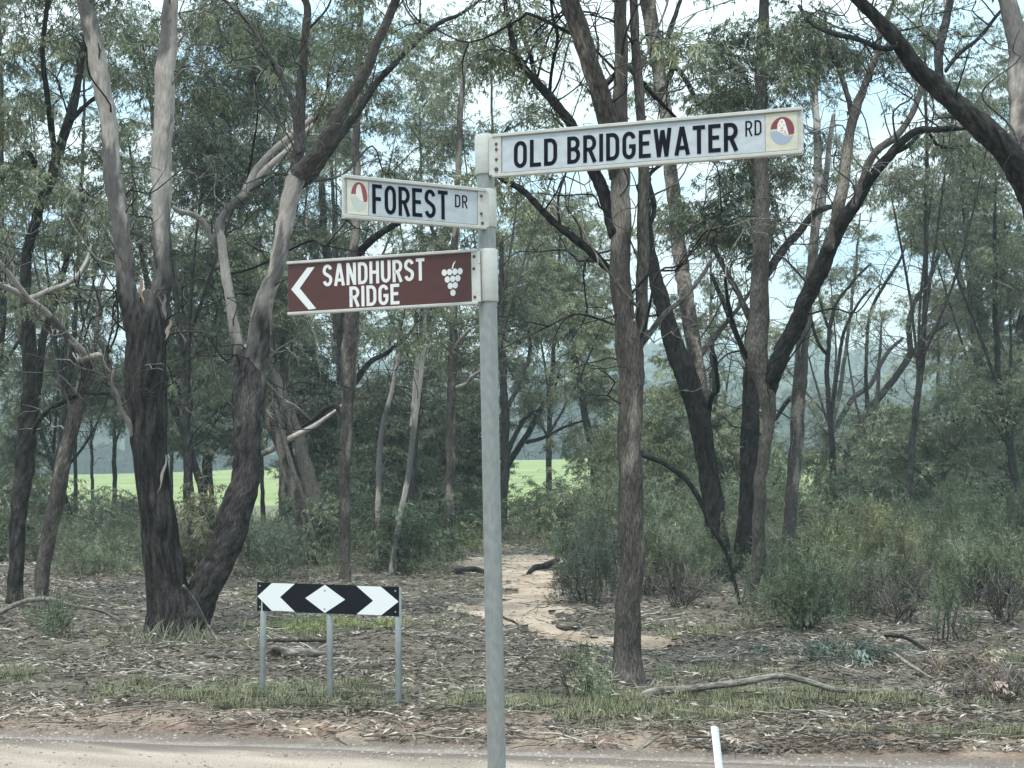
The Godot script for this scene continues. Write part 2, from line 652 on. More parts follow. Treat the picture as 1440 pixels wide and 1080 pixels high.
func glyph(ch: String) -> Array:            # [width, strokes] of road lettering, centre lines in a box one unit high
	var a := 0.08
	var w := 0.54
	var l := a
	var r := w - a
	var c := w * 0.5
	var rx := (r - l) * 0.5
	var ry := 0.22
	var hi := 1.0 - a
	match ch:
		"O":
			return [w, [arc(c, hi - ry, rx, ry, 180, 0) + arc(c, a + ry, rx, ry, 0, -180) + [Vector2(l, hi - ry)]]]
		"L":
			return [0.46, [[Vector2(l, 1), Vector2(l, a), Vector2(0.46, a)]]]
		"D":
			return [w, [[Vector2(l, a), Vector2(l, hi)] + arc(r - 0.2, hi - 0.24, 0.2, 0.24, 90, 0, 6) + arc(r - 0.2, a + 0.24, 0.2, 0.24, 0, -90, 6) + [Vector2(l - 0.08, a)]]]
		"B":
			return [w, [[Vector2(l, a), Vector2(l, hi)] + arc(r - 0.2, (hi + 0.53) * 0.5, 0.18, (hi - 0.53) * 0.5, 90, -90) + [Vector2(l, 0.53)], [Vector2(l, 0.53)] + arc(r - 0.2, (a + 0.53) * 0.5, 0.2, (0.53 - a) * 0.5, 90, -90) + [Vector2(l - 0.08, a)]]]
		"R":
			return [w, [[Vector2(l, 0), Vector2(l, hi)] + arc(r - 0.2, (hi + 0.47) * 0.5, 0.2, (hi - 0.47) * 0.5, 90, -90) + [Vector2(l, 0.47)], [Vector2(c + 0.0, 0.47), Vector2(r + 0.02, 0)]]]
		"I":
			return [0.16, [[Vector2(a, 0), Vector2(a, 1)]]]
		"G":
			return [w, [arc(c, hi - ry, rx, ry, 10, 180) + arc(c, a + ry, rx, ry, 180, 360) + [Vector2(r, 0.46), Vector2(c + 0.0, 0.46)]]]
		"E":
			return [0.48, [[Vector2(0.48, hi), Vector2(l, hi), Vector2(l, a), Vector2(0.48, a)], [Vector2(l, 0.52), Vector2(0.42, 0.52)]]]
		"F":
			return [0.46, [[Vector2(0.46, hi), Vector2(l, hi), Vector2(l, 0)], [Vector2(l, 0.5), Vector2(0.41, 0.5)]]]
		"T":
			return [0.48, [[Vector2(0, hi), Vector2(0.48, hi)], [Vector2(0.24, 0), Vector2(0.24, hi)]]]
		"W":
			return [0.70, [[Vector2(0.07, 1), Vector2(0.205, 0)], [Vector2(0.195, 0), Vector2(0.35, 0.94)], [Vector2(0.35, 0.94), Vector2(0.505, 0)], [Vector2(0.495, 0), Vector2(0.63, 1)]]]
		"A":
			return [0.60, [[Vector2(0.07, 0), Vector2(0.29, 1)], [Vector2(0.31, 1), Vector2(0.53, 0)], [Vector2(0.13, 0.26), Vector2(0.47, 0.26)]]]
		"S":
			return [w, [arc(c, hi - 0.215, rx, 0.215, 15, 180, 8) + [Vector2(l, 0.69)] + arc(c - 0.02, 0.70, rx - 0.02, 0.16, 200, 255, 3) + arc(c + 0.01, 0.30, rx - 0.01, 0.18, 70, 15, 3) + arc(c, a + 0.215, rx, 0.215, 0, -165, 8)]]
		"N":
			return [w, [[Vector2(l, 0), Vector2(l, 1)], [Vector2(l, 0.97), Vector2(r, 0.03)], [Vector2(r, 0), Vector2(r, 1)]]]
		"H":
			return [w, [[Vector2(l, 0), Vector2(l, 1)], [Vector2(l, 0.51), Vector2(r, 0.51)], [Vector2(r, 0), Vector2(r, 1)]]]
		"U":
			return [w, [[Vector2(l, 1)] + arc(c, a + ry, rx, ry, 180, 360) + [Vector2(r, 1)]]]
	return [0.3, []]


func lettering(text: String, x0: float, x1: float, y0: float, y1: float, z: float, weight := 0.155) -> ArrayMesh:
	var total := 0.0
	var gap := 0.12
	for i in text.length():
		total += glyph(text[i])[0] + (gap if i < text.length() - 1 else 0.0)
	var kx := (x1 - x0) / total
	var ky := y1 - y0
	var x := 0.0
	var b := Buf.new()
	var lift := 0.0
	for i in text.length():
		var g := glyph(text[i])
		for s in g[1]:
			lift += 0.00004
			var pts := PackedVector2Array()
			for p in s:
				var q := Vector2(x0 + (x + p.x) * kx, y0 + p.y * ky)
				if pts.is_empty() or pts[pts.size() - 1].distance_to(q) > 0.0004:
					pts.append(q)
			var closed := pts[0].distance_to(pts[pts.size() - 1]) < 0.001
			var hw := weight * 0.5 * ky * minf(1.0, 0.25 + 0.75 * kx / ky)
			var n := pts.size()
			var first := b.v.size()
			for k in n:
				var before := pts[k] - pts[k - 1] if k > 0 else (pts[0] - pts[n - 2] if closed else pts[1] - pts[0])
				var after := pts[k + 1] - pts[k] if k < n - 1 else (pts[1] - pts[0] if closed else pts[n - 1] - pts[n - 2])
				var n0 := before.normalized().orthogonal()
				var n1 := after.normalized().orthogonal()
				var nn := (n0 + n1).normalized()
				var k2 := minf(1.0 / maxf(nn.dot(n0), 0.2), 1.9)
				b.vert(Vector3(pts[k].x + nn.x * hw * k2, pts[k].y + nn.y * hw * k2, z + lift))
				b.vert(Vector3(pts[k].x - nn.x * hw * k2, pts[k].y - nn.y * hw * k2, z + lift))
			for k in n - 1:
				var q0 := first + k * 2
				b.quad(q0, q0 + 2, q0 + 3, q0 + 1)
		x += g[0] + gap
	# all faces look along +z
	for k in range(0, b.ix.size(), 3):
		var a := b.v[b.ix[k]]
		var c := b.v[b.ix[k + 1]]
		var d := b.v[b.ix[k + 2]]
		if (c - a).cross(d - a).z > 0.0:
			var s := b.ix[k + 1]
			b.ix[k + 1] = b.ix[k + 2]
			b.ix[k + 2] = s
	return flat_mesh(b)


func sign_post_frame(t: Node3D) -> void:
	t.transform = Transform3D(Basis(sx, sy, sz), so)


func lathe(profile: Array, sides: int) -> ArrayMesh:       # (radius, height) pairs
	var b := Buf.new()
	for i in profile.size():
		for k in sides + 1:
			var a := TAU * (k % sides) / sides
			b.vert(Vector3(profile[i].x * cos(a), profile[i].y, profile[i].x * sin(a)), Color.WHITE, Vector2(float(k) / sides, profile[i].y))
	for i in profile.size() - 1:
		for k in sides:
			var a := i * (sides + 1) + k
			b.quad(a, a + 1, a + sides + 2, a + sides + 1)
	return b.mesh()


func bolt(t: Node3D, at: Vector2, z: float, r: float, mat: Material) -> void:
	var b := Buf.new()
	var n := 6
	for lv in [[z, r], [z + r * 0.55, r], [z + r * 0.8, r * 0.7]]:
		for k in n:
			var a := TAU * k / n + 0.3
			b.vert(Vector3(at.x + lv[1] * cos(a), at.y + lv[1] * sin(a), lv[0]))
	for l in 2:
		for k in n:
			b.quad(l * n + k, l * n + n + k, l * n + n + (k + 1) % n, l * n + (k + 1) % n)
	var c := b.vert(Vector3(at.x, at.y, z + r * 0.8))
	for k in n:
		b.ix.append_array(PackedInt32Array([2 * n + (k + 1) % n, 2 * n + k, c]))
	part("bolt", flat_mesh(b), mat, t)


func sleeve(t: Node3D, pole_foot: Vector3, pole_dir: Vector3, y0: float, y1: float, mat: Material, tab := 0.0) -> void:       # the white clamp round the pole, between two heights
	var a := pole_foot + pole_dir * ((y0 - pole_foot.y) / pole_dir.y)
	var h := (y1 - y0) / pole_dir.y
	var m := MeshInstance3D.new()
	m.mesh = lathe([Vector2(0.0305, 0), Vector2(0.0345, 0), Vector2(0.0355, 0.002), Vector2(0.0355, h - 0.002), Vector2(0.0345, h), Vector2(0.0305, h)], 32)
	m.material_override = mat
	m.name = "bracket"
	t.add_child(m, true)
	m.transform = t.transform.affine_inverse() * Transform3D(Basis(Quaternion(Vector3.UP, pole_dir)), a)


func emblem(t: Node3D, c: Vector2, rx: float, ry: float, z: float, square: PackedVector2Array, cream: Material, red: Material, low: Material, pale: Material, bold: bool) -> void:
	var e := part("emblem", flat_mesh(sheet(square, z)), cream, t)
	var ring := PackedVector2Array()
	var lowp := PackedVector2Array()
	var wave := [Vector2(-1, 0.02), Vector2(-0.47, 0.0), Vector2(-0.15, -0.19), Vector2(0.24, -0.40), Vector2(0.59, -0.42), Vector2(0.93, -0.36)]
	var crest := [Vector2(-0.99, 0.15), Vector2(-0.44, 0.17), Vector2(-0.1, -0.05), Vector2(0.39, -0.34), Vector2(0.96, -0.29)]
	for p in crest:
		ring.append(p)
	for q in arc(0, 0, 1, 1, -16, 171, 24):
		ring.append(q)
	for p in wave:
		lowp.append(p)
	for q in arc(0, 0, 1, 1, -22, -179, 22):
		lowp.append(q)
	var tower := PackedVector2Array([Vector2(-0.42, 0.02), Vector2(-0.39, 0.48), Vector2(-0.25, 0.74), Vector2(-0.05, 0.87), Vector2(0.15, 0.80), Vector2(0.25, 0.61), Vector2(0.39, 0.15), Vector2(0.54, -0.32), Vector2(0.3, -0.3)])
	var put := func(pp: PackedVector2Array) -> PackedVector2Array:
		var o := PackedVector2Array()
		for p in pp:
			o.append(c + Vector2(p.x * rx, p.y * ry))
		return o
	part("emblem_arch", flat_mesh(sheet(put.call(ring), z + 0.0004)), red, e)
	part("emblem_wave", flat_mesh(sheet(put.call(lowp), z + 0.0004)), low, e)
	part("emblem_tower", flat_mesh(sheet(put.call(tower), z + 0.0007)), pale, e)
	if bold:
		var b := Buf.new()
		for tri in [[Vector2(-0.12, 0.70), Vector2(0.05, 0.70), Vector2(0.0, 0.58), Vector2(-0.09, 0.58)], [Vector2(-0.28, 0.34), Vector2(-0.15, 0.36), Vector2(-0.2, 0.50)], [Vector2(0.08, 0.36), Vector2(0.22, 0.36), Vector2(0.15, 0.50)], [Vector2(-0.16, 0.14), Vector2(0.12, 0.14), Vector2(0.0, 0.30)], [Vector2(-0.2, 0.06), Vector2(0.14, 0.06), Vector2(-0.04, -0.06)], [Vector2(0.14, -0.14), Vector2(0.36, -0.26), Vector2(0.25, 0.04)]]:
			sheet(put.call(PackedVector2Array(tri)), z + 0.001, b)
		part("emblem_lattice", flat_mesh(b), M.emblem_dark, e)


# ------------------------------------------------------------------ the scene
func _ready() -> void:
	# camera
	cam_basis = Basis(Vector3.RIGHT, LEAN_UP)
	var cam := Camera3D.new()
	cam.name = "camera"
	cam.fov = rad_to_deg(2.0 * atan(540.0 / FOCAL))
	cam.near = 0.1
	cam.far = 3000.0
	cam.transform = Transform3D(cam_basis, Vector3(0, EYE, 0))
	add_child(cam)
	cam.current = true

	R.seed = 20417
	N1.seed = 3
	N1.frequency = 0.1
	N2.seed = 8
	N2.frequency = 0.3

	# sky: bright broken cloud
	var env := Environment.new()
	env.background_mode = Environment.BG_SKY
	env.tonemap_mode = Environment.TONE_MAPPER_LINEAR
	env.tonemap_exposure = 2.4
	env.sdfgi_enabled = true
	env.ssao_enabled = true
	env.ssil_enabled = true
	env.fog_enabled = true
	env.fog_density = 0.0009
	env.fog_light_color = Color(0.84, 0.91, 0.91)
	env.sky = Sky.new()
	env.sky.sky_material = cloudy_sky()
	env.background_energy_multiplier = 1.0
	var we := WorldEnvironment.new()
	we.name = "world_environment"
	we.environment = env
	add_child(we)
	var sun := DirectionalLight3D.new()
	sun.name = "sun"
	sun.light_color = Color(1.0, 0.97, 0.92)
	sun.light_energy = 0.5
	sun.light_angular_distance = 10.0
	sun.shadow_enabled = true
	sun.rotation_degrees = Vector3(-66, -30, 0)
	add_child(sun)

	materials()
	ground()
	hills()
	sand()
	road()
	street_signs()
	chevron_board()
	marker_posts()
	big_trees()
	mid_trees()
	far_trees()
	scrub()
	fallen_wood()
	litter()


func cloudy_sky() -> PanoramaSkyMaterial:
	var w := 1024
	var h := 512
	var n := FastNoiseLite.new()
	n.seed = 5
	n.frequency = 1.5
	n.fractal_octaves = 5
	var im := Image.create(w, h, false, Image.FORMAT_RGBF)
	for j in h:
		var up := (0.5 - (j + 0.5) / h) * PI
		for i in w:
			var a := (i + 0.5) / w * TAU
			var dir := Vector3(cos(a) * cos(up), sin(up), sin(a) * cos(up))
			var q := dir / maxf(0.25 + absf(dir.y), 0.25)
			var c := n.get_noise_3d(q.x * 1.3, q.y * 1.3, q.z * 1.3)
			var cloud := smoothstep(-0.34, -0.02, c)
			var blue := Color(0.225, 0.345, 0.435)
			var white := Color(0.335, 0.402, 0.424) * (1.0 + 0.15 * c)
			var col := blue.lerp(white, cloud) * (1.0 + 2.0 * clampf(dir.y, 0.0, 1.0))      # an overcast sky is three times as bright overhead
			if dir.y < 0.0:
				col = Color(0.30, 0.30, 0.26)
			im.set_pixel(i, j, col)
	var m := PanoramaSkyMaterial.new()
	m.panorama = ImageTexture.create_from_image(im)
	return m


func materials() -> void:
	var bk := StandardMaterial3D.new()
	bk.vertex_color_use_as_albedo = true
	bk.roughness = 0.9
	bk.albedo_texture = noise_tex(0.022, 5, 0.50, 1.0, 11)
	bk.normal_enabled = true
	bk.normal_texture = noise_tex(0.03, 4, 0, 7.0, 12, true)
	bk.normal_scale = 0.9
	bk.uv1_scale = Vector3(3.0, 0.9, 1)
	bk.metallic_specular = 0.2
	M.bark = bk
	var sb := bk.duplicate()
	sb.albedo_texture = noise_tex(0.014, 3, 0.80, 1.0, 13)
	sb.normal_scale = 0.35
	sb.roughness = 0.75
	M.smooth_bark = sb
	var lf := StandardMaterial3D.new()
	lf.vertex_color_use_as_albedo = true
	lf.roughness = 0.55
	lf.backlight_enabled = true
	lf.backlight = Color(0.35, 0.37, 0.28)
	lf.metallic_specular = 0.3
	M.leaf = lf
	var dry := StandardMaterial3D.new()
	dry.vertex_color_use_as_albedo = true
	dry.roughness = 0.85
	M.dry = dry
	var soil := StandardMaterial3D.new()
	soil.vertex_color_use_as_albedo = true
	soil.roughness = 0.97
	soil.albedo_texture = noise_tex(0.05, 5, 0.72, 1.0, 21)
	soil.uv1_triplanar = true
	soil.uv1_world_triplanar = true
	soil.uv1_scale = Vector3(0.9, 0.9, 0.9)
	soil.normal_enabled = true
	soil.normal_texture = noise_tex(0.06, 5, 0, 6.0, 22, true)
	M.soil = soil
	var rd := soil.duplicate()
	rd.albedo_texture = noise_tex(0.09, 5, 0.70, 1.0, 23)
	rd.uv1_scale = Vector3(1.7, 1.7, 0.8)
	M.road = rd
	var gv := plain(Color(0.245, 0.262, 0.260), 0.5, 0.25)
	gv.albedo_texture = noise_tex(0.03, 4, 0.82, 1.0, 31)
	gv.uv1_triplanar = true
	gv.uv1_scale = Vector3(3.0, 1.1, 3.0)
	gv.roughness_texture = noise_tex(0.02, 3, 0.6, 1.0, 32)
	M.steel = gv
	M.cream = worn(Color(0.425, 0.428, 0.408), 41)
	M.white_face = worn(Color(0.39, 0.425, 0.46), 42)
	M.brown_face = worn(Color(0.060, 0.0145, 0.0130), 43)
	M.print_black = plain(Color(0.010, 0.011, 0.017), 0.45)
	M.print_black.metallic_specular = 0.12
	M.print_white = plain(Color(0.55, 0.565, 0.57), 0.42)
	M.black_face = worn(Color(0.012, 0.013, 0.018), 44)
	M.black_face.metallic_specular = 0.15
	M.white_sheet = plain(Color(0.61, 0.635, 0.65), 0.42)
	M.rust = plain(Color(0.075, 0.055, 0.05), 0.7, 0.3)
	M.stain = plain(Color(0.33, 0.26, 0.19), 0.6)
	M.galv_bolt = plain(Color(0.30, 0.32, 0.33), 0.45, 0.6)
	M.emblem_cream = worn(Color(0.48, 0.46, 0.37), 45)
	M.emblem_red = plain(Color(0.135, 0.020, 0.040), 0.45)
	M.emblem_grey = plain(Color(0.23, 0.28, 0.35), 0.45)
	M.emblem_pale = plain(Color(0.58, 0.54, 0.51), 0.45)
	M.emblem_dark = plain(Color(0.30, 0.22, 0.22), 0.45)
	M.faded_cream = worn(Color(0.56, 0.54, 0.45), 46)
	M.faded_red = plain(Color(0.22, 0.040, 0.055), 0.45)
	M.faded_low = plain(Color(0.40, 0.42, 0.39), 0.45)
	for k in 4:
		sprays.append(make_spray(40 + k * 3, 0.35 + 0.1 * k))
	needles.append(make_needles(48, 0.08))
	needles.append(make_needles(48, 0.10))


func worn(c: Color, s: int) -> StandardMaterial3D:
	var m := plain(c, 0.42)
	m.albedo_texture = noise_tex(0.012, 4, 0.90, 1.0, s)
	m.uv1_triplanar = true
	m.uv1_scale = Vector3(2.4, 4.0, 2.4)
	return m


# ------------------------------------------------------------------ the land
func soil_color(x: float, z: float) -> Color:
	var d := -z
	var e := d - road_edge(x)
	var n := N1.get_noise_2d(x * 5.0, z * 5.0)
	var f := N2.get_noise_2d(x * 9.0, z * 9.0)
	var dark := Color(0.090, 0.074, 0.059)
	var red := Color(0.235, 0.140, 0.098)
	var c := cm(dark, Color(0.195, 0.162, 0.126), 0.42 + 0.8 * n + 0.5 * f)
	# the loose dirt thrown up beside the road
	var band := smoothstep(0.15, 0.5, e + 0.2 * n) * (1.0 - smoothstep(1.2, 2.1, e + 0.6 * n + 0.3 * f))
	c = cm(c, cm(red, Color(0.36, 0.270, 0.205), 0.42 + 1.5 * f + 1.2 * n), band * 0.9)
	c = cm(Color(0.19, 0.150, 0.130), c, smoothstep(0.10, 0.42, e + 0.12 * f + 0.15 * n))
	if e < 0.1:
		c = Color(0.30, 0.255, 0.22)
	# grass thickens beyond the trees
	var g := smoothstep(30.0, 55.0, d + 6.0 * n)
	c = cm(c, Color(0.16, 0.17, 0.085), g * 0.8)
	return c


func sheet_grid(xs: PackedFloat32Array, zs: PackedFloat32Array, spread: float, up: float, color: Callable) -> ArrayMesh:
	var b := Buf.new()
	for z in zs:
		var wide := 14.0 + maxf(-z, 0.0) * spread
		for s in xs:
			var x := s * wide
			b.vert(Vector3(x, ground_h(x, z) + up, z), color.call(x, z), Vector2(x, z))
	var n := xs.size()
	for j in zs.size() - 1:
		for i in n - 1:
			var a := j * n + i
			b.quad(a, a + n, a + n + 1, a + 1)
	return b.mesh()


func ground() -> void:
	var zs := PackedFloat32Array()
	var z := 40.0
	while z > -92.0:
		zs.append(z)
		var d := -z
		z -= 4.0 if d < 4.0 else (0.09 if d < 14.0 else 0.09 + (d - 14.0) * 0.018)
	zs.append(-92.0)
	var xs := PackedFloat32Array()
	for i in 241:
		var t := i / 120.0 - 1.0
		xs.append(signf(t) * (0.42 * absf(t) + 0.58 * pow(absf(t), 2.4)))
	struct("ground", sheet_grid(xs, zs, 0.95, 0.0, soil_color), M.soil)
	var zf := PackedFloat32Array()
	z = -91.5
	while z > -262.0:
		zf.append(z)
		z -= 3.0
	var xf := PackedFloat32Array()
	for i in 81:
		xf.append(i / 40.0 - 1.0)
	struct("field", sheet_grid(xf, zf, 0.9, 0.0, func(x, zz): return cm(Color(0.20, 0.27, 0.085), Color(0.32, 0.36, 0.145), 0.5 + 1.3 * N1.get_noise_2d(x * 0.7, zz * 1.4) + 0.6 * N2.get_noise_2d(x * 0.5, zz * 2.0))), M.soil)


func hills() -> void:
	var zs := PackedFloat32Array()
	var z := -261.0
	while z > -1100.0:
		zs.append(z)
		z -= 14.0
	var xs := PackedFloat32Array()
	for i in 101:
		xs.append(i / 50.0 - 1.0)
	struct("hills", sheet_grid(xs, zs, 0.9, 0.0, func(x, zz): return cm(Color(0.05, 0.062, 0.045), Color(0.11, 0.12, 0.07), 0.5 + 1.4 * N1.get_noise_2d(x * 0.15, zz * 0.15))), M.soil)
	# the wood that covers them
	var b := Buf.new()
	for k in 90:
		var o := rdir()
		var p := Vector3(o.x, absf(o.y) * 1.1 + 0.35, o.z) * pow(R.randf(), 0.3)
		leaf(b, p, (rdir() + Vector3.UP * 0.2).normalized(), 0.55, 0.42)
	twiglet(b, Vector3(0, -0.9, 0), Vector3(0, 0.9, 0), 0.05)
	var where := []
	var tints := PackedColorArray()
	for k in 5200:
		var zz := -395.0 - pow(R.randf(), 1.4) * 520.0
		var x := rnd(-1, 1) * (30.0 - zz * 0.55)
		var s := rnd(4.0, 8.0)
		where.append(Transform3D(Basis(Vector3.UP, rnd(0, TAU)).scaled(Vector3(s, s * rnd(0.9, 1.5), s)), Vector3(x, ground_h(x, zz) + s * 0.7, zz)))
		tints.append(leaf_tint(Color(0.075, 0.092, 0.065)))
	var o := scatter("far_woodland", b.mesh(), M.leaf, where, tints)
	o.set_meta("kind", "stuff")
	tag(o, "hazy blue-green woodland covering the hills beyond the green field", "woodland")


func sand() -> void:
	for q in [[636, 793], [660, 785], [707, 781], [786, 782], [780, 792], [752, 801], [772, 806], [781, 815], [778, 842], [790, 858], [786, 880], [806, 892], [856, 899], [915, 899], [965, 905], [930, 913], [856, 909], [800, 905], [735, 886], [690, 872], [622, 862], [632, 852], [688, 850], [705, 838], [704, 817], [676, 806], [655, 806]]:
		var p := on_ground(q[0], q[1])
		sand_outline.append(Vector2(p.x, p.z))
	var b := Buf.new()
	var at := {}
	var st := 0.09
	for j in range(int(13.0 / st), int(37.0 / st)):
		for i in range(int(-3.0 / st), int(3.2 / st)):
			var x := i * st
			var z := -j * st
			var q := Vector2(x + 0.42 * N2.get_noise_2d(x * 5.0, z * 2.5) + 0.25 * N1.get_noise_2d(x * 9.0, z * 6.0), z + 0.9 * N2.get_noise_2d(x * 5.0 + 30.0, z * 2.2))
			if not Geometry2D.is_point_in_polygon(q, sand_outline):
				continue
			for o in [[0, 0], [1, 0], [1, 1], [0, 1]]:
				var key := Vector2i(i + o[0], j + o[1])
				if not at.has(key):
					var xx: float = key.x * st
					var zz: float = -key.y * st
					var n := N1.get_noise_2d(xx * 8.0, zz * 8.0) + 0.6 * N2.get_noise_2d(xx * 6.0, zz * 3.0)
					at[key] = b.vert(Vector3(xx, ground_h(xx, zz) + 0.012 + 0.02 * maxf(n, 0.0), zz), cm(Color(0.31, 0.225, 0.160), Color(0.55, 0.435, 0.34), 0.55 + 0.9 * n))
			b.quad(at[Vector2i(i, j)], at[Vector2i(i, j + 1)], at[Vector2i(i + 1, j + 1)], at[Vector2i(i + 1, j)])
	struct("sandy_path", b.mesh(), M.soil)


func road() -> void:
	var b := Buf.new()
	var n := 160
	for i in n + 1:
		var x := -22.0 + 44.0 * i / n
		var far := -(road_edge(x) - 0.02 + 0.07 * N1.get_noise_1d(x * 12.0))
		for k in 41:
			var z := lerpf(far, 0.5, pow(k / 40.0, 1.5))
			var c := N1.get_noise_2d(x * 2.0, z * 12.0)
			var f := N2.get_noise_2d(x * 6.0, z * 14.0)
			var edge := smoothstep(0.05, 0.40, z - far + 0.15 * f)
			b.vert(Vector3(x, 0.006 + 0.008 * maxf(0.0, f) * edge, z), cm(Color(0.17, 0.132, 0.114), cm(Color(0.31, 0.245, 0.195), Color(0.50, 0.41, 0.335), 0.5 + 0.8 * c + 0.8 * f), edge))
	for i in n:
		for k in 40:
			var a := i * 41 + k
			b.quad(a, a + 1, a + 42, a + 41)
	struct("road", b.mesh(), M.road)
	# loose stones on the road and its shoulder
	var st := Buf.new()
	for k in 6:
		var a := TAU * k / 6
		st.vert(Vector3(cos(a) * 1.0, 0.0, sin(a) * 0.8))
		st.vert(Vector3(cos(a + 0.2) * 0.7, 0.5, sin(a + 0.2) * 0.55))
	var mid := st.vert(Vector3(0.1, 0.72, 0))
	for k in 6:
		var o := (k + 1) % 6
		st.quad(k * 2, k * 2 + 1, o * 2 + 1, o * 2)
		st.ix.append_array(PackedInt32Array([k * 2 + 1, mid, o * 2 + 1]))
	var where := []
	var tints := PackedColorArray()
	for k in 16000:
		var x := rnd(-5.5, 5.5)
		var z := -road_edge(x) + (rnd(-1.5, 2.6) if k % 3 else rnd(-0.4, 0.3))
		if N1.get_noise_2d(x * 3.0, z * 25.0) + 0.3 * R.randf() < 0.05:
			continue
		var s := 0.003 + 0.011 * pow(R.randf(), 4.0)
		where.append(Transform3D(Basis(Vector3.UP, rnd(0, TAU)).scaled(Vector3(s, s * rnd(0.6, 1.2), s)), Vector3(x, ground_h(x, z) + (0.008 if z > -road_edge(x) else 0.0), z)))
		tints.append(cm(Color(0.14, 0.11, 0.09), Color(0.37, 0.31, 0.26), R.randf()))
	var o := scatter("road_gravel", st.mesh(), M.dry, where, tints)
	o.set_meta("kind", "stuff")
	tag(o, "loose gravel and small stones on the road and its dirt shoulder", "gravel")


# ------------------------------------------------------------------ signs
func street_signs() -> void:
	# the steel pole leans a little
	var d := 5.14
	var a := P(682.0, 200.0, d)
	var c := P(698.6, 1085.0, d - 0.02)
	var dir := (a - c).normalized()
	var foot := c + dir * ((0.0 - c.y) / dir.y)
	var high := (P(682.0, 194.0, d) - foot).length()
	var t := thing("sign_pole", "grey galvanised steel pole carrying the three road-name signs", "pole", foot)
	t.basis = Basis(Quaternion(Vector3.UP, dir))
	part("tube", lathe([Vector2(0.0302, -0.4), Vector2(0.0302, high * 0.5), Vector2(0.0302, high)], 40), M.steel, t)
	part("cap", lathe([Vector2(0.0345, high - 0.006), Vector2(0.0350, high + 0.001), Vector2(0.031, high + 0.008), Vector2(0.018, high + 0.014), Vector2(0.0005, high + 0.016)], 32), M.steel, t)

	# OLD BRIDGEWATER RD
	var near := 0.037
	plane(P(693, 248.5, d - near), P(1128.5, 214.5, 4.72), P(693, 190.5, d - near))
	var s := thing("street_name_sign", "long white street sign lettered OLD BRIDGEWATER RD", "street sign", so, "street name signs on the pole")
	sign_post_frame(s)
	var h := sy.dot(P(693, 190.5, d - near) - so)
	var l := S(1128.5, 200).x
	var b := Buf.new()
	slab(b, 0.0, l, 0.0, h, -0.005, 0.0)
	slab(b, 0.0, l, h - 0.0075, h + 0.0035, -0.014, 0.010)
	slab(b, 0.0, l, -0.0035, 0.0075, -0.014, 0.010)
	slab(b, l - 0.006, l + 0.002, 0.004, h - 0.004, -0.008, 0.003)
	part("blade", flat_mesh(b), M.cream, s)
	b = Buf.new()
	slab(b, S(707, 220).x, S(1076, 190).x, 0.011, h - 0.011, 0.0005, 0.0022, 0.0004)
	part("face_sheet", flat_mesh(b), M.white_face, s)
	var y0 := S(740, 236).y
	var y1 := S(740, 197.5).y
	part("lettering", lettering("OLD", S(723, 215).x, S(784, 215).x, y0, y1, 0.003), M.print_black, s)
	part("lettering", lettering("BRIDGEWATER", S(798, 210).x, S(1038, 195).x, y0, y1, 0.003), M.print_black, s)
	part("lettering", lettering("RD", S(1048, 180).x, S(1071.5, 180).x, S(1060, 191.5).y, S(1060, 169).y, 0.003, 0.12), M.print_black, s)
	var e := S(1100.3, 184.2)
	var x0 := S(1077, 185).x
	var x1 := S(1122, 185).x
	emblem(s, e, S(1117.3, 184).x - e.x, S(1100.3, 164.6).y - e.y, 0.0028, PackedVector2Array([Vector2(x0, 0.011), Vector2(x1, 0.011), Vector2(x1, h - 0.011), Vector2(x0, h - 0.011)]), M.emblem_cream, M.emblem_red, M.emblem_grey, M.emblem_pale, true)
	b = Buf.new()
	slab(b, -0.012, S(705.5, 220).x, 0.004, h - 0.004, 0.0004, 0.006)
	part("flange", flat_mesh(b), M.cream, s)
	sleeve(s, foot, dir, P(681, 246.5, d).y, P(681, 192, d).y, M.cream)
	for q in [[698.7, 203], [699, 210.5], [699, 224.5], [699, 238.5]]:
		bolt(s, S(q[0], q[1]), 0.005, 0.0055 if q[1] != 238.5 else 0.0075, M.rust)
		stain(s, S(q[0], q[1]), 0.0064)
	bolt(s, S(674, 241), 0.002, 0.005, M.galv_bolt)

	# FOREST DR
	plane(P(683, 321.5, d - near), P(482.5, 305.0, 4.82), P(683, 267.0, d - near))
	s = thing("street_name_sign", "short white street sign lettered FOREST DR with a faded emblem", "street sign", so, "street name signs on the pole")
	sign_post_frame(s)
	h = sy.dot(P(683, 267.0, d - near) - so)
	l = S(482.5, 275).x
	b = Buf.new()
	slab(b, l, 0.0, 0.0, h, -0.005, 0.0)
	slab(b, l, 0.0, h - 0.0075, h + 0.0035, -0.014, 0.010)
	slab(b, l, 0.0, -0.0035, 0.0075, -0.014, 0.010)
	slab(b, l - 0.002, l + 0.006, 0.004, h - 0.004, -0.008, 0.003)
	part("blade", flat_mesh(b), M.cream, s)
	b = Buf.new()
	slab(b, S(518, 280).x, S(670.5, 290).x, 0.011, h - 0.011, 0.0005, 0.0022, 0.0004)
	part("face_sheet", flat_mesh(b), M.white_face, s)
	y0 = S(578, 305.0).y
	y1 = S(578, 263.5).y
	part("lettering", lettering("FOREST", S(523, 280).x, S(629, 285).x, y0, y1, 0.003), M.print_black, s)
	part("lettering", lettering("DR", S(639, 282).x, S(657, 283).x, S(648, 292.5).y, S(648, 274).y, 0.003, 0.12), M.print_black, s)
	e = S(504.5, 277.0)
	x0 = S(487.5, 275).x
	x1 = S(517, 275).x
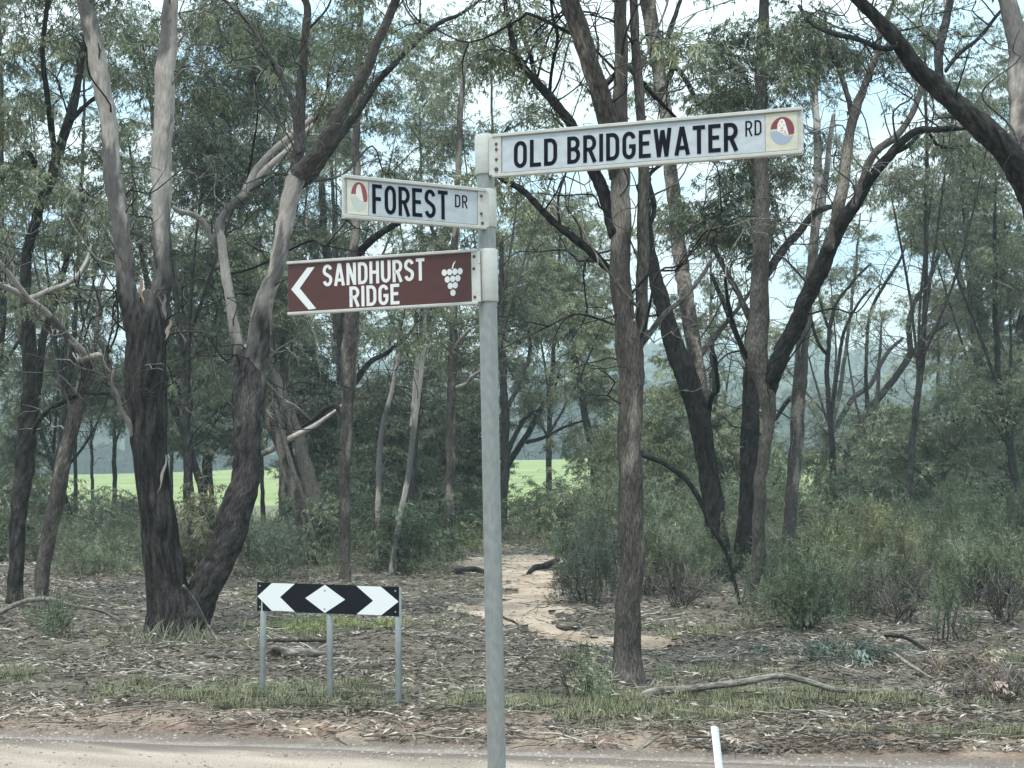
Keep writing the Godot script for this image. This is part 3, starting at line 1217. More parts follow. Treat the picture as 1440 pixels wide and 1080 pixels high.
	emblem(s, e, S(516.0, 277).x - e.x, S(504.5, 256.5).y - e.y, 0.0028, PackedVector2Array([Vector2(x0, 0.011), Vector2(x1, 0.011), Vector2(x1, h - 0.011), Vector2(x0, h - 0.011)]), M.faded_cream, M.faded_red, M.faded_low, M.emblem_pale, false)
	b = Buf.new()
	slab(b, S(671, 295).x, 0.010, 0.003, h - 0.003, 0.0004, 0.006)
	part("flange", flat_mesh(b), M.cream, s)
	sleeve(s, foot, dir, P(685, 321, d).y, P(685, 267.5, d).y, M.cream)
	for q in [[675.5, 276], [675.5, 301], [677, 314]]:
		stain(s, S(q[0], q[1]), 0.0064)
		bolt(s, S(q[0], q[1]), 0.005, 0.0055, M.rust)

	# SANDHURST RIDGE
	plane(P(673, 426.5, d - near), P(405.0, 442.0, 5.30), P(673, 351.5, d - near))
	s = thing("winery_sign", "brown tourist sign with a white arrow, SANDHURST RIDGE and grapes", "road sign", so)
	sign_post_frame(s)
	h = sy.dot(P(673, 351.5, d - near) - so)
	l = S(405.0, 400).x
	b = Buf.new()
	slab(b, l, 0.0, 0.0, h, -0.005, 0.0)
	slab(b, l, 0.0, h - 0.006, h + 0.0035, -0.014, 0.010)
	slab(b, l, 0.0, -0.0035, 0.006, -0.014, 0.010)
	part("blade", flat_mesh(b), M.cream, s)
	b = Buf.new()
	slab(b, l + 0.001, S(663, 390).x, 0.0075, h - 0.0075, 0.0005, 0.0022, 0.0004)
	part("face_sheet", flat_mesh(b), M.brown_face, s)
	var ar := PackedVector2Array()
	for q in [[432.5, 376.5], [443.0, 375.5], [422.0, 405.5], [445.0, 434.0], [434.5, 435.5], [410.0, 407.0]]:
		ar.append(S(q[0], q[1]))
	part("arrow", flat_mesh(sheet(ar, 0.003)), M.print_white, s)
	part("lettering", lettering("SANDHURST", S(454.5, 387).x, S(597.5, 380).x, S(525, 399.0).y, S(525, 367.5).y, 0.003, 0.165), M.print_white, s)
	part("lettering", lettering("RIDGE", S(492, 415).x, S(562, 412).x, S(527, 430.0).y, S(527, 401.0).y, 0.003, 0.165), M.print_white, s)
	b = Buf.new()
	var gr := (S(633, 390) - S(629.3, 390)).length()
	for q in [[625.2, 383.6], [632.6, 382.8], [640.0, 382.2], [647.4, 381.6], [629.4, 393.2], [637.0, 392.2], [644.3, 391.4], [633.6, 402.2], [640.6, 401.2], [637.4, 411.8]]:
		var g := S(q[0], q[1])
		var disc := PackedVector2Array()
		for k in 16:
			disc.append(g + Vector2(cos(TAU * k / 16), sin(TAU * k / 16) * 1.18) * gr)
		sheet(disc, 0.003, b)
	part("grapes", flat_mesh(b), M.print_white, s)
	var stem := PackedVector2Array()
	for q in [[635.5, 378.0], [637.0, 371.5], [641.0, 366.5], [640.5, 369.0], [638.5, 373.0], [637.6, 378.0]]:
		stem.append(S(q[0], q[1]))
	part("grape_stalk", flat_mesh(sheet(stem, 0.003)), M.print_white, s)
	b = Buf.new()
	slab(b, S(663.6, 390).x, 0.010, 0.004, h - 0.004, 0.0004, 0.006)
	part("flange", flat_mesh(b), M.cream, s)
	sleeve(s, foot, dir, P(685, 425, d).y, P(685, 351.5, d).y, M.cream)
	for q in [[667.5, 361], [667, 378], [668.5, 418]]:
		bolt(s, S(q[0], q[1]), 0.005, 0.0055, M.rust)
	bolt(s, S(678, 372), 0.032, 0.004, M.galv_bolt)


func stain(t: Node3D, at: Vector2, z: float) -> void:       # rust that has run down from a bolt
	var l := rnd(0.012, 0.026)
	var o := PackedVector2Array([at + Vector2(-0.004, 0), at + Vector2(0.004, 0), at + Vector2(0.0025, -l * 0.6), at + Vector2(0.0005, -l), at + Vector2(-0.002, -l * 0.7)])
	part("rust_run", flat_mesh(sheet(o, z)), M.stain, t)


func chevron_board() -> void:
	var d0 := 11.75
	var d1 := 11.22
	plane(P(361.5, 858.5, d0), P(561.0, 867.0, d1), P(361.2, 820.0, d0))
	var s := thing("chevron_board", "black road-end board with two white chevrons and a white diamond on three steel posts", "road sign", so)
	sign_post_frame(s)
	var top := sy.dot(P(561.0, 823.5, d1) - so)
	var h := lerpf(sy.dot(P(361.2, 820.0, d0) - so), top, 0.5)
	var l := S(561.0, 845).x
	var b := Buf.new()
	slab(b, 0.0, l, 0.0, h, -0.003, 0.0005, 0.001)
	part("board", flat_mesh(b), M.black_face, s)
	var kx := l / 1027.0
	var at := func(x: float, v: float) -> Vector2: return Vector2((x - 108.0) * kx, h * v)
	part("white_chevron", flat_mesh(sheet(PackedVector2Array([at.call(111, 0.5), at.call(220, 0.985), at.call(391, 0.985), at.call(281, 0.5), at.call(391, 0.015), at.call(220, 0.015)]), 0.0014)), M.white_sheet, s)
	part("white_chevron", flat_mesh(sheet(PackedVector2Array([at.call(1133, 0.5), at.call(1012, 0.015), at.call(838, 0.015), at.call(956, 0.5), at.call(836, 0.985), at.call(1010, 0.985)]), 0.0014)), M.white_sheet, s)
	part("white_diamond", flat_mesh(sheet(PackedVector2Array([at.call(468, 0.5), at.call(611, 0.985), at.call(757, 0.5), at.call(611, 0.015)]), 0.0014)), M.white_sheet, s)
	for q in [[130, 0.87], [130, 0.13], [610, 0.80], [610, 0.16], [1112, 0.85], [1112, 0.15]]:
		bolt(s, at.call(q[0], q[1]), 0.001, 0.007, M.galv_bolt)
	for q in [[371.0, 368.5, 978.0], [463.6, 464.8, 982.0], [559.8, 560.5, 990.0]]:
		var k: float = (q[0] - 361.0) / 200.0
		var dd := lerpf(d0, d1, k) + 0.028
		var hi := P(q[0], 822.5 + 3.5 * k, dd)
		var lo := P(q[1], q[2], dd)
		lo.y = -0.2
		var m := part("post", lathe([Vector2(0.024, 0), Vector2(0.024, hi.distance_to(lo) * 0.5), Vector2(0.024, hi.distance_to(lo)), Vector2(0.020, hi.distance_to(lo) + 0.002), Vector2(0.020, hi.distance_to(lo) - 0.05)], 20), M.steel, s)
		m.transform = s.transform.affine_inverse() * Transform3D(Basis(Quaternion(Vector3.UP, (hi - lo).normalized())), lo)


func marker_posts() -> void:
	# a white roadside marker close by, on the near verge
	var a := P(1006.5, 1022.5, 4.6)
	var foot := P(1013.5, 1085.0, 4.55)
	var dir := (a - foot).normalized()
	foot += dir * ((0.0 - foot.y) / dir.y)
	var t := thing("marker_post", "white roadside marker post on the near verge in front of the road", "marker post", foot)
	t.basis = Basis(Quaternion(Vector3.UP, dir)) * Basis(Vector3.UP, 1.15)
	var high := a.distance_to(foot)
	var b := Buf.new()
	var n := 8
	for i in 3:
		var y: float = [-0.3, high - 0.004, high][i]
		var w: float = [0.024, 0.024, 0.021][i]
		for k in n:
			var x := lerpf(-w, w, float(k) / (n - 1))
			b.vert(Vector3(x, y, 0.006 - 9.0 * x * x))
		for k in n:
			var x := lerpf(w, -w, float(k) / (n - 1))
			b.vert(Vector3(x, y, -0.003 - 9.0 * x * x))
	for i in 2:
		for k in 2 * n:
			var p := i * 2 * n + k
			var q := i * 2 * n + (k + 1) % (2 * n)
			b.quad(p, q, q + 2 * n, p + 2 * n)
	for k in n - 1:
		b.quad(4 * n + k, 4 * n + k + 1, 6 * n - 2 - k, 6 * n - 1 - k)
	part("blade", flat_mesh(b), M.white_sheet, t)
	# a white post at the edge of the field
	var p := P(748.5, 748.0, 52.0)
	p.y = ground_h(p.x, p.z)
	t = thing("fence_post", "thin white fence post at the edge of the green field", "fence post", p)
	var c := Buf.new()
	tube(c, PackedVector3Array([Vector3(0, -0.2, 0), Vector3(0.01, 0.5, 0), Vector3(0.0, 0.95, 0)]), PackedFloat32Array([0.055, 0.055, 0.052]), 10, "dead")
	part("stake", c.mesh(), M.print_white, t)


# ------------------------------------------------------------------ trees
const GREY_LEAF := Color(0.148, 0.167, 0.108)
const DARK_LEAF := Color(0.104, 0.124, 0.083)
const PALE_LEAF := Color(0.190, 0.210, 0.124)


func big_trees() -> void:
	# the great forked tree behind the chevron board
	var great := tree("gum_tree", "massive forked gum with dark rough butt standing behind the chevron board", "tree", "", 893, [
		["peel", 3.95, 0.0, -0.1, [243, 893, 92, 240, 868, 74, 236, 835, 60, 226, 765, 50, 217, 700, 46, 211, 640, 46, 207, 560, 55, 206, 490, 58, 207, 455, 48, 208, 428, 30, 208, 408, 12]],
		["peel", 3.75, -0.1, -0.7, [196, 480, 36, 187, 445, 34, 178, 400, 28, 170, 330, 25, 163, 270, 26, 152, 170, 25, 139, 100, 26, 127, 42, 25, 117, 0, 21, 104, -60, 18, 95, -140, 14]],
		["peel", 3.85, 0.0, 0.5, [219, 480, 36, 223, 445, 33, 227, 400, 27, 228, 330, 26, 228, 250, 28, 231, 170, 28, 234, 100, 27, 237, 40, 23, 240, 0, 21, 243, -70, 19, 240, -150, 14]],
		["peel", 3.4, 0.0, 0.9, [262, 878, 60, 284, 835, 46, 306, 792, 45, 326, 740, 46, 340, 690, 41, 346, 640, 37, 346, 590, 38, 349, 555, 43, 351, 525, 32, 352, 500, 12]],
		["peel", 2.75, 0.85, 1.9, [343, 575, 26, 339, 540, 22, 333, 490, 17, 325, 430, 15, 317, 380, 14, 310, 335, 13, 308, 315, 12, 322, 292, 11, 345, 268, 11, 362, 236, 10, 385, 210, 9, 412, 188, 8, 440, 165, 6]],
		["pale", 0, 1.7, 2.6, [345, 268, 9, 372, 240, 9, 400, 215, 8, 425, 190, 7, 470, 150, 5]],
		["dead", 0, 1.45, 0.9, [312, 350, 10, 303, 345, 9, 293, 325, 9, 281, 308, 9, 266, 300, 8, 254, 298, 7, 243, 291, 5]],
		["peel", 2.8, 0.85, 1.05, [352, 580, 36, 355, 540, 36, 360, 500, 33, 368, 450, 27, 378, 410, 24, 388, 375, 23, 398, 325, 24, 406, 290, 25, 414, 255, 27, 420, 238, 24, 424, 222, 12]],
		["grey", 0, 1.02, 0.8, [416, 245, 20, 422, 195, 17, 422, 133, 14, 428, 69, 12, 432, 14, 11, 422, -20, 9, 418, -90, 7]],
		["grey", 0, 1.02, -0.2, [418, 248, 26, 436, 226, 24, 455, 203, 23, 488, 145, 18, 511, 105, 16, 530, 61, 14, 550, 15, 13, 560, -20, 12, 575, -100, 9]],
		["fibre", 0, 1.05, 2.2, [424, 256, 22, 440, 242, 20, 470, 200, 15, 494, 170, 12, 528, 119, 10, 558, 86, 8, 600, 47, 8, 622, 30, 7, 645, 20, 5, 690, -10, 4]],
		["grey", 0, 0.9, 1.8, [420, 215, 10, 411, 146, 8, 396, 108, 8, 375, 72, 7, 353, 36, 6, 325, 8, 5, 300, -10, 4]],
		["fibre", 0, 0.0, 1.2, [193, 605, 16, 175, 575, 12, 157, 540, 11, 150, 505, 9, 140, 480, 6]],
		["dead", 0, 0.0, -0.6, [212, 648, 12, 190, 618, 10, 182, 596, 8, 171, 578, 7, 166, 556, 5, 158, 540, 4, 160, 520, 2]],
	], [[120, -70, 120, 60, 0.6, -0.5], [260, -80, 110, 50, 0.6, 0.5], [330, 20, 60, 60, 0.5, 2.5], [440, -60, 120, 60, 0.6, 0.5], [560, 40, 70, 60, 0.35, 1.5], [640, 30, 50, 40, 0.4, 2.4], [470, 120, 50, 50, 0.5, 2.0], [190, 130, 40, 60, 0.4, 1.5], [210, 260, 40, 50, 0.4, 1.5], [300, 150, 50, 60, 0.5, 2.5]], GREY_LEAF, 1.25, 0)
	var gdep := gd(893.0)
	for q in [[198, 392, 5, 40, 0.22, 0.14, 0.085, 0.08], [239, 450, 7, 30, 0.16, 0.125, 0.10, 0.5], [231, 415, 5, 38, 0.09, 0.08, 0.076, 0.25], [240, 160, 5, 44, 0.12, 0.10, 0.10, 0.2], [176, 350, 5, 60, 0.12, 0.11, 0.105, 0.12], [233, 640, 4, 54, 0.20, 0.17, 0.145, 0.3]]:
		flap(great, q[0], q[1], gdep - 0.30, q[2], q[3], Color(q[4], q[5], q[6]), q[7])

	# the straight tree close to the road
	tree("box_tree", "straight brown-grey trunk rising behind the long white street sign", "tree", "", 966, [
		["box", 0, 0.0, 0.15, [880, 966, 66, 881, 952, 50, 882, 925, 40, 884, 850, 35, 889, 790, 33, 889, 740, 36, 887, 640, 33, 885, 560, 36, 883, 490, 40, 879, 450, 32, 873, 380, 29, 871, 250, 28, 872, 170, 22, 872, 100, 20, 870, 0, 18, 868, -80, 16, 874, -180, 10]],
		["grey", 0, 0.1, 0.3, [890, 505, 22, 898, 478, 20, 903, 450, 18, 904, 350, 17, 904, 250, 16, 901, 160, 14, 897, 100, 14, 894, 40, 13, 891, 0, 12, 888, -90, 9]],
		["box", 0, 0.1, -0.7, [868, 250, 24, 862, 205, 28, 852, 165, 30, 840, 120, 29, 828, 80, 28, 816, 40, 29, 803, 0, 28, 790, -60, 24, 780, -150, 16]],
		["dark", 0, 0.1, 0.9, [867, 330, 24, 856, 290, 22, 842, 258, 20, 822, 215, 17, 807, 180, 15, 770, 133, 13, 745, 104, 10, 726, 72, 9, 716, 37, 8, 710, 0, 7, 700, -60, 5]],
		["dark", 0, 0.7, 0.3, [773, 136, 7, 774, 110, 5, 777, 90, 5, 784, 52, 5, 777, 24, 5, 774, -10, 4]],
		["dark", 0, 0.75, 1.2, [754, 116, 8, 745, 76, 7, 734, 46, 6, 729, 0, 5, 722, -50, 4]],
		["dark", 0, 0.2, 0.6, [868, 385, 14, 853, 375, 12, 830, 352, 12, 800, 330, 11, 778, 312, 11, 755, 288, 10, 735, 268, 10, 712, 255, 10, 700, 246, 8, 690, 232, 5]],
		["grey", 0, 0.2, 0.9, [900, 486, 10, 913, 470, 9, 934, 442, 8, 955, 425, 7, 980, 398, 6, 1002, 364, 5]],
		["dark", 0, 0.3, 1.0, [903, 330, 7, 918, 305, 7, 919, 280, 7, 912, 250, 6, 925, 235, 5, 946, 222, 4]],
		["dead", 0, 0.3, -0.4, [884, 510, 8, 890, 470, 6, 892, 450, 4]],
		["dark", 0, 0.4, 1.4, [852, 118, 9, 880, 96, 8, 905, 118, 8, 925, 140, 6, 960, 175, 4]],
	], [[800, -90, 110, 60, 0.5, -0.4], [890, -120, 120, 60, 0.5, 0.3], [712, 20, 50, 45, 0.5, 0.9], [760, 40, 55, 35, 0.55, 0.6], [690, 70, 35, 40, 0.35, 0.9], [740, 150, 40, 30, 0.3, 0.9], [930, 50, 40, 45, 0.25, 0.8], [700, 240, 26, 18, 0.3, 0.7]], GREY_LEAF, 1.25, 1)

	# off to the side, leaning across the corner
	tree("gum_tree", "big gum at the picture's edge whose bare limb slants across the upper corner", "tree", "", 905, [
		["fibre", 0, 0.0, 0.0, [1540, 905, 84, 1532, 850, 70, 1522, 700, 62, 1508, 520, 58, 1490, 380, 56, 1468, 300, 54, 1448, 255, 52]],
		["fibre", 0, 0.0, -1.2, [1455, 275, 46, 1437, 240, 44, 1408, 203, 38, 1371, 168, 33, 1327, 130, 29, 1289, 96, 25, 1251, 48, 22, 1224, 18, 19, 1200, -6, 17, 1160, -50, 13]],
		["peel", 5.85, 0.0, 0.6, [1446, 262, 36, 1441, 210, 32, 1436, 150, 30, 1431, 80, 28, 1425, 40, 27, 1416, 5, 24, 1400, -60, 19, 1390, -140, 12]],
		["dark", 0, -0.9, 0.8, [1262, 66, 9, 1240, 68, 8, 1205, 55, 8, 1175, 48, 8, 1150, 38, 7, 1134, 25, 6, 1124, 8, 5]],
		["fibre", 0, -0.4, 1.0, [1322, 128, 14, 1320, 80, 14, 1328, 40, 13, 1336, 0, 11, 1340, -60, 8]],
		["dark", 0, -0.3, 1.2, [1330, 100, 6, 1350, 75, 6, 1378, 52, 6, 1400, 24, 5, 1420, 0, 4]],
	], [[1250, -70, 130, 55, 0.5, -1.0], [1410, -80, 100, 60, 0.5, 0.5], [1120, 30, 40, 40, 0.5, 0.6]], GREY_LEAF, 1.2, 2, 15.2)

	# the dark leaning pair behind the sandy path
	tree("ironbark_tree", "dark leaning trunk slanting up behind the straight brown-grey trunk", "tree", "", 822, [
		["dark", 0, 0.0, 0.5, [1016, 822, 34, 1014, 800, 30, 1007, 740, 28, 1000, 690, 30, 992, 640, 30, 985, 590, 31, 971, 545, 33, 952, 500, 30, 937, 450, 25, 925, 400, 21, 914, 350, 14, 911, 300, 10, 913, 250, 7]],
		["box", 0, 0.3, 1.5, [996, 672, 8, 994, 640, 17, 990, 590, 21, 978, 500, 22, 968, 440, 22, 960, 390, 22, 950, 300, 20, 937, 170, 20, 926, 100, 19, 918, 50, 22, 910, 0, 23, 900, -80, 16]],
		["fibre", 0, 0.6, 2.0, [980, 505, 10, 1000, 480, 8, 1020, 455, 7, 1045, 425, 6, 1060, 400, 4]],
		["dark", 0, 1.0, 2.5, [930, 130, 9, 945, 95, 9, 938, 60, 8, 950, 20, 7, 965, -20, 5]],
		["dark", 0, 1.0, 2.5, [936, 85, 9, 960, 105, 8, 982, 145, 7, 1000, 160, 4]],
		["dark", 0, 0.5, -1.0, [990, 610, 10, 1000, 560, 8, 1010, 545, 7, 1004, 500, 5]],
	], [[930, -80, 110, 60, 0.5, 1.0], [985, 60, 45, 55, 0.22, 2.0], [1010, 155, 50, 30, 0.45, 2.0], [910, 130, 40, 40, 0.3, 1.5], [950, 320, 40, 50, 0.4, 1.5], [960, 430, 30, 30, 0.2, 1.5]], GREY_LEAF, 1.1, 3)

	tree("ironbark_tree", "tall forked tree throwing a long dark limb out below the long sign's end", "tree", "", 853, [
		["grey", 0, 0.0, 0.4, [1056, 853, 26, 1056, 835, 18, 1065, 790, 20, 1069, 690, 17, 1080, 600, 17, 1076, 540, 28, 1064, 500, 34, 1067, 440, 28, 1070, 380, 25, 1071, 300, 22, 1072, 220, 20, 1070, 120, 18, 1074, 20, 15, 1080, -60, 11]],
		["dark", 0, 0.2, -1.0, [1078, 560, 22, 1087, 528, 26, 1110, 475, 26, 1130, 430, 25, 1150, 388, 24, 1180, 322, 22, 1202, 285, 19, 1224, 252, 16, 1262, 206, 13, 1290, 184, 11, 1320, 182, 9, 1358, 180, 6]],
		["box", 0, -0.4, 0.5, [1166, 350, 18, 1178, 300, 18, 1190, 225, 15, 1201, 165, 14, 1214, 125, 11, 1232, 78, 9, 1240, 40, 8, 1262, -10, 6]],
		["fibre", 0, 0.0, 1.0, [1200, 168, 9, 1186, 115, 8, 1177, 90, 7, 1165, 60, 5, 1160, 20, 4]],
		["grey", 0, -0.6, 0.4, [1200, 292, 11, 1226, 222, 11, 1262, 190, 10, 1280, 164, 9, 1295, 126, 8, 1302, 90, 6]],
		["dark", 0, -0.7, -0.2, [1228, 246, 8, 1246, 222, 7, 1275, 206, 7, 1302, 184, 6, 1322, 206, 5, 1368, 205, 4]],
		["fibre", 0, 0.3, 1.4, [1064, 470, 12, 1042, 420, 9, 1020, 380, 8, 1000, 340, 7, 985, 300, 5]],
		["fibre", 0, 0.3, 1.6, [1070, 400, 12, 1095, 360, 13, 1120, 330, 11, 1145, 300, 10, 1172, 290, 8]],
		["dark", 0, 0.3, -0.8, [1060, 520, 8, 1040, 480, 6, 1025, 430, 6, 1020, 390, 4]],
	], [[1060, 90, 95, 75, 1.0, 0.6], [1130, 50, 75, 60, 0.9, 0.6], [1020, 150, 50, 40, 0.8, 0.8], [1090, 170, 55, 40, 0.9, 1.0], [1020, 280, 70, 55, 1.0, 1.2], [1080, 280, 50, 60, 0.9, 1.0], [970, 300, 45, 45, 0.7, 1.4], [1050, 340, 45, 30, 0.6, 1.2], [1250, 40, 60, 45, 0.5, 0.6], [1190, 60, 45, 40, 0.6, 0.6], [1340, 200, 55, 35, 0.45, -0.4], [1270, 100, 45, 50, 0.4, 0.6], [1080, -60, 130, 50, 0.7, 0.5]], DARK_LEAF, 1.1, 0)

	tree("ironbark_tree", "straight black trunk standing just behind the tall forked tree", "tree", "", 812, [
		["dark", 0, 0.0, 0.3, [1038, 812, 30, 1042, 790, 23, 1049, 740, 25, 1055, 650, 26, 1056, 560, 26, 1058, 500, 22, 1062, 430, 18, 1068, 350, 14, 1062, 270, 11, 1050, 200, 9, 1040, 130, 6]],
		["dark", 0, 0.2, 1.2, [1057, 520, 10, 1035, 470, 8, 1015, 420, 7, 1000, 385, 5]],
	], [[1030, 180, 60, 60, 0.7, 0.4], [1080, 230, 50, 50, 0.7, 0.6], [1010, 300, 50, 40, 0.6, 0.8]], DARK_LEAF, 1.0, 2)
	tree("gum_tree", "slimmer brown trunk with a pale upper stem just beyond the tall forked tree", "tree", "", 802, [
		["box", 0, 0.0, 0.6, [1105, 802, 24, 1106, 790, 18, 1110, 740, 18, 1117, 660, 19, 1122, 580, 21, 1126, 530, 20, 1129, 480, 18, 1136, 420, 16, 1144, 350, 13, 1147, 300, 12]],
		["pale", 0, 0.6, 1.4, [1147, 310, 13, 1150, 240, 12, 1149, 180, 11, 1146, 140, 10, 1150, 60, 8]],
		["pale", 0, 0.6, 0.2, [1149, 320, 10, 1160, 260, 9, 1167, 200, 8, 1172, 160, 6]],
		["grey", 0, 0.3, 1.4, [1122, 590, 9, 1112, 560, 8, 1090, 590, 6]],
		["dead", 0, 0.8, 2.4, [1136, 430, 8, 1150, 385, 7, 1170, 345, 7, 1185, 320, 5]],
	], [[1150, 100, 50, 50, 0.5, 1.5], [1160, 190, 40, 50, 0.35, 1.0], [1180, 250, 40, 50, 0.3, 1.5], [1130, 300, 30, 50, 0.3, 1.2]], GREY_LEAF, 1.0, 1)

	# the group at the other edge
	tree("box_tree", "grey-brown leaning trunk at the frame edge beside the bent pale branch", "tree", "", 848, [
		["fibre", 0, 0.0, 0.8, [22, 848, 30, 21, 830, 22, 23, 790, 21, 26, 740, 24, 30, 690, 26, 36, 630, 28, 43, 560, 26, 42, 500, 20, 37, 440, 16, 36, 400, 15, 41, 350, 15, 55, 290, 14, 76, 238, 14, 95, 175, 13, 110, 110, 11, 122, 40, 9, 135, -40, 7]],
		["fibre", 0, 0.5, 1.6, [52, 545, 12, 62, 470, 11, 80, 420, 9, 100, 340, 8, 118, 280, 6]],
		["dark", 0, 0.6, -0.4, [80, 235, 9, 68, 150, 8, 60, 70, 8, 68, 0, 7, 75, -60, 5]],
		["dark", 0, 0.6, 1.5, [98, 170, 8, 130, 140, 6, 165, 115, 5]],
		["dark", 0, 0.6, 0.0, [60, 270, 8, 40, 215, 8, 10, 245, 7, -20, 260, 5]],
	], [[35, 250, 55, 60, 0.7, 0.0], [60, 60, 65, 70, 0.45, 0.5], [10, 140, 40, 60, 0.7, 0.0], [85, 330, 55, 50, 0.6, 1.0], [150, 60, 40, 60, 0.35, 1.0], [150, 230, 50, 60, 0.45, 1.5], [100, -60, 120, 50, 0.6, 0.5], [110, 180, 50, 60, 0.5, 1.0], [140, 110, 40, 50, 0.5, 1.0], [20, 20, 50, 40, 0.6, 0.5], [60, 160, 40, 50, 0.45, 0.5]], GREY_LEAF, 1.0, 2)

	tree("box_tree", "leaning brown trunk with a bent pale branch across its broken top", "tree", "", 862, [
		["box", 0, 0.0, 0.5, [56, 862, 27, 57, 840, 20, 64, 790, 21, 71, 740, 22, 82, 690, 22, 92, 640, 22, 103, 590, 20, 112, 555, 18, 122, 520, 16, 127, 500, 12]],
		["dead", 0, 0.5, -0.4, [104, 497, 5, 113, 506, 8, 125, 503, 9, 138, 499, 9, 150, 500, 8, 156, 508, 5]],
		["pale", 0, 0.45, -1.6, [127, 505, 9, 112, 490, 10, 95, 473, 10, 78, 453, 10, 62, 437, 10, 45, 424, 9, 28, 413, 9, 0, 400, 8, -30, 388, 7]],
		["pale", 0, -1.0, -1.8, [40, 422, 8, 33, 412, 8, 18, 392, 7, 0, 370, 6, -20, 350, 5]],
		["dead", 0, -0.4, 0.6, [40, 420, 8, 52, 416, 8, 70, 408, 8, 92, 400, 7, 108, 388, 6, 122, 366, 5, 128, 345, 3]],
		["fibre", 0, 0.3, 0.7, [104, 555, 9, 88, 565, 8, 70, 575, 8, 54, 592, 7, 46, 610, 5]],
		["dark", 0, 0.3, -0.3, [114, 550, 6, 130, 553, 5, 153, 553, 4]],
		["grey", 0, 0.4, 1.2, [128, 505, 7, 136, 470, 7, 137, 440, 6, 140, 410, 6, 148, 385, 5]],
	], [[100, 400, 50, 40, 0.3, 1.2]], GREY_LEAF, 1.0, 3)


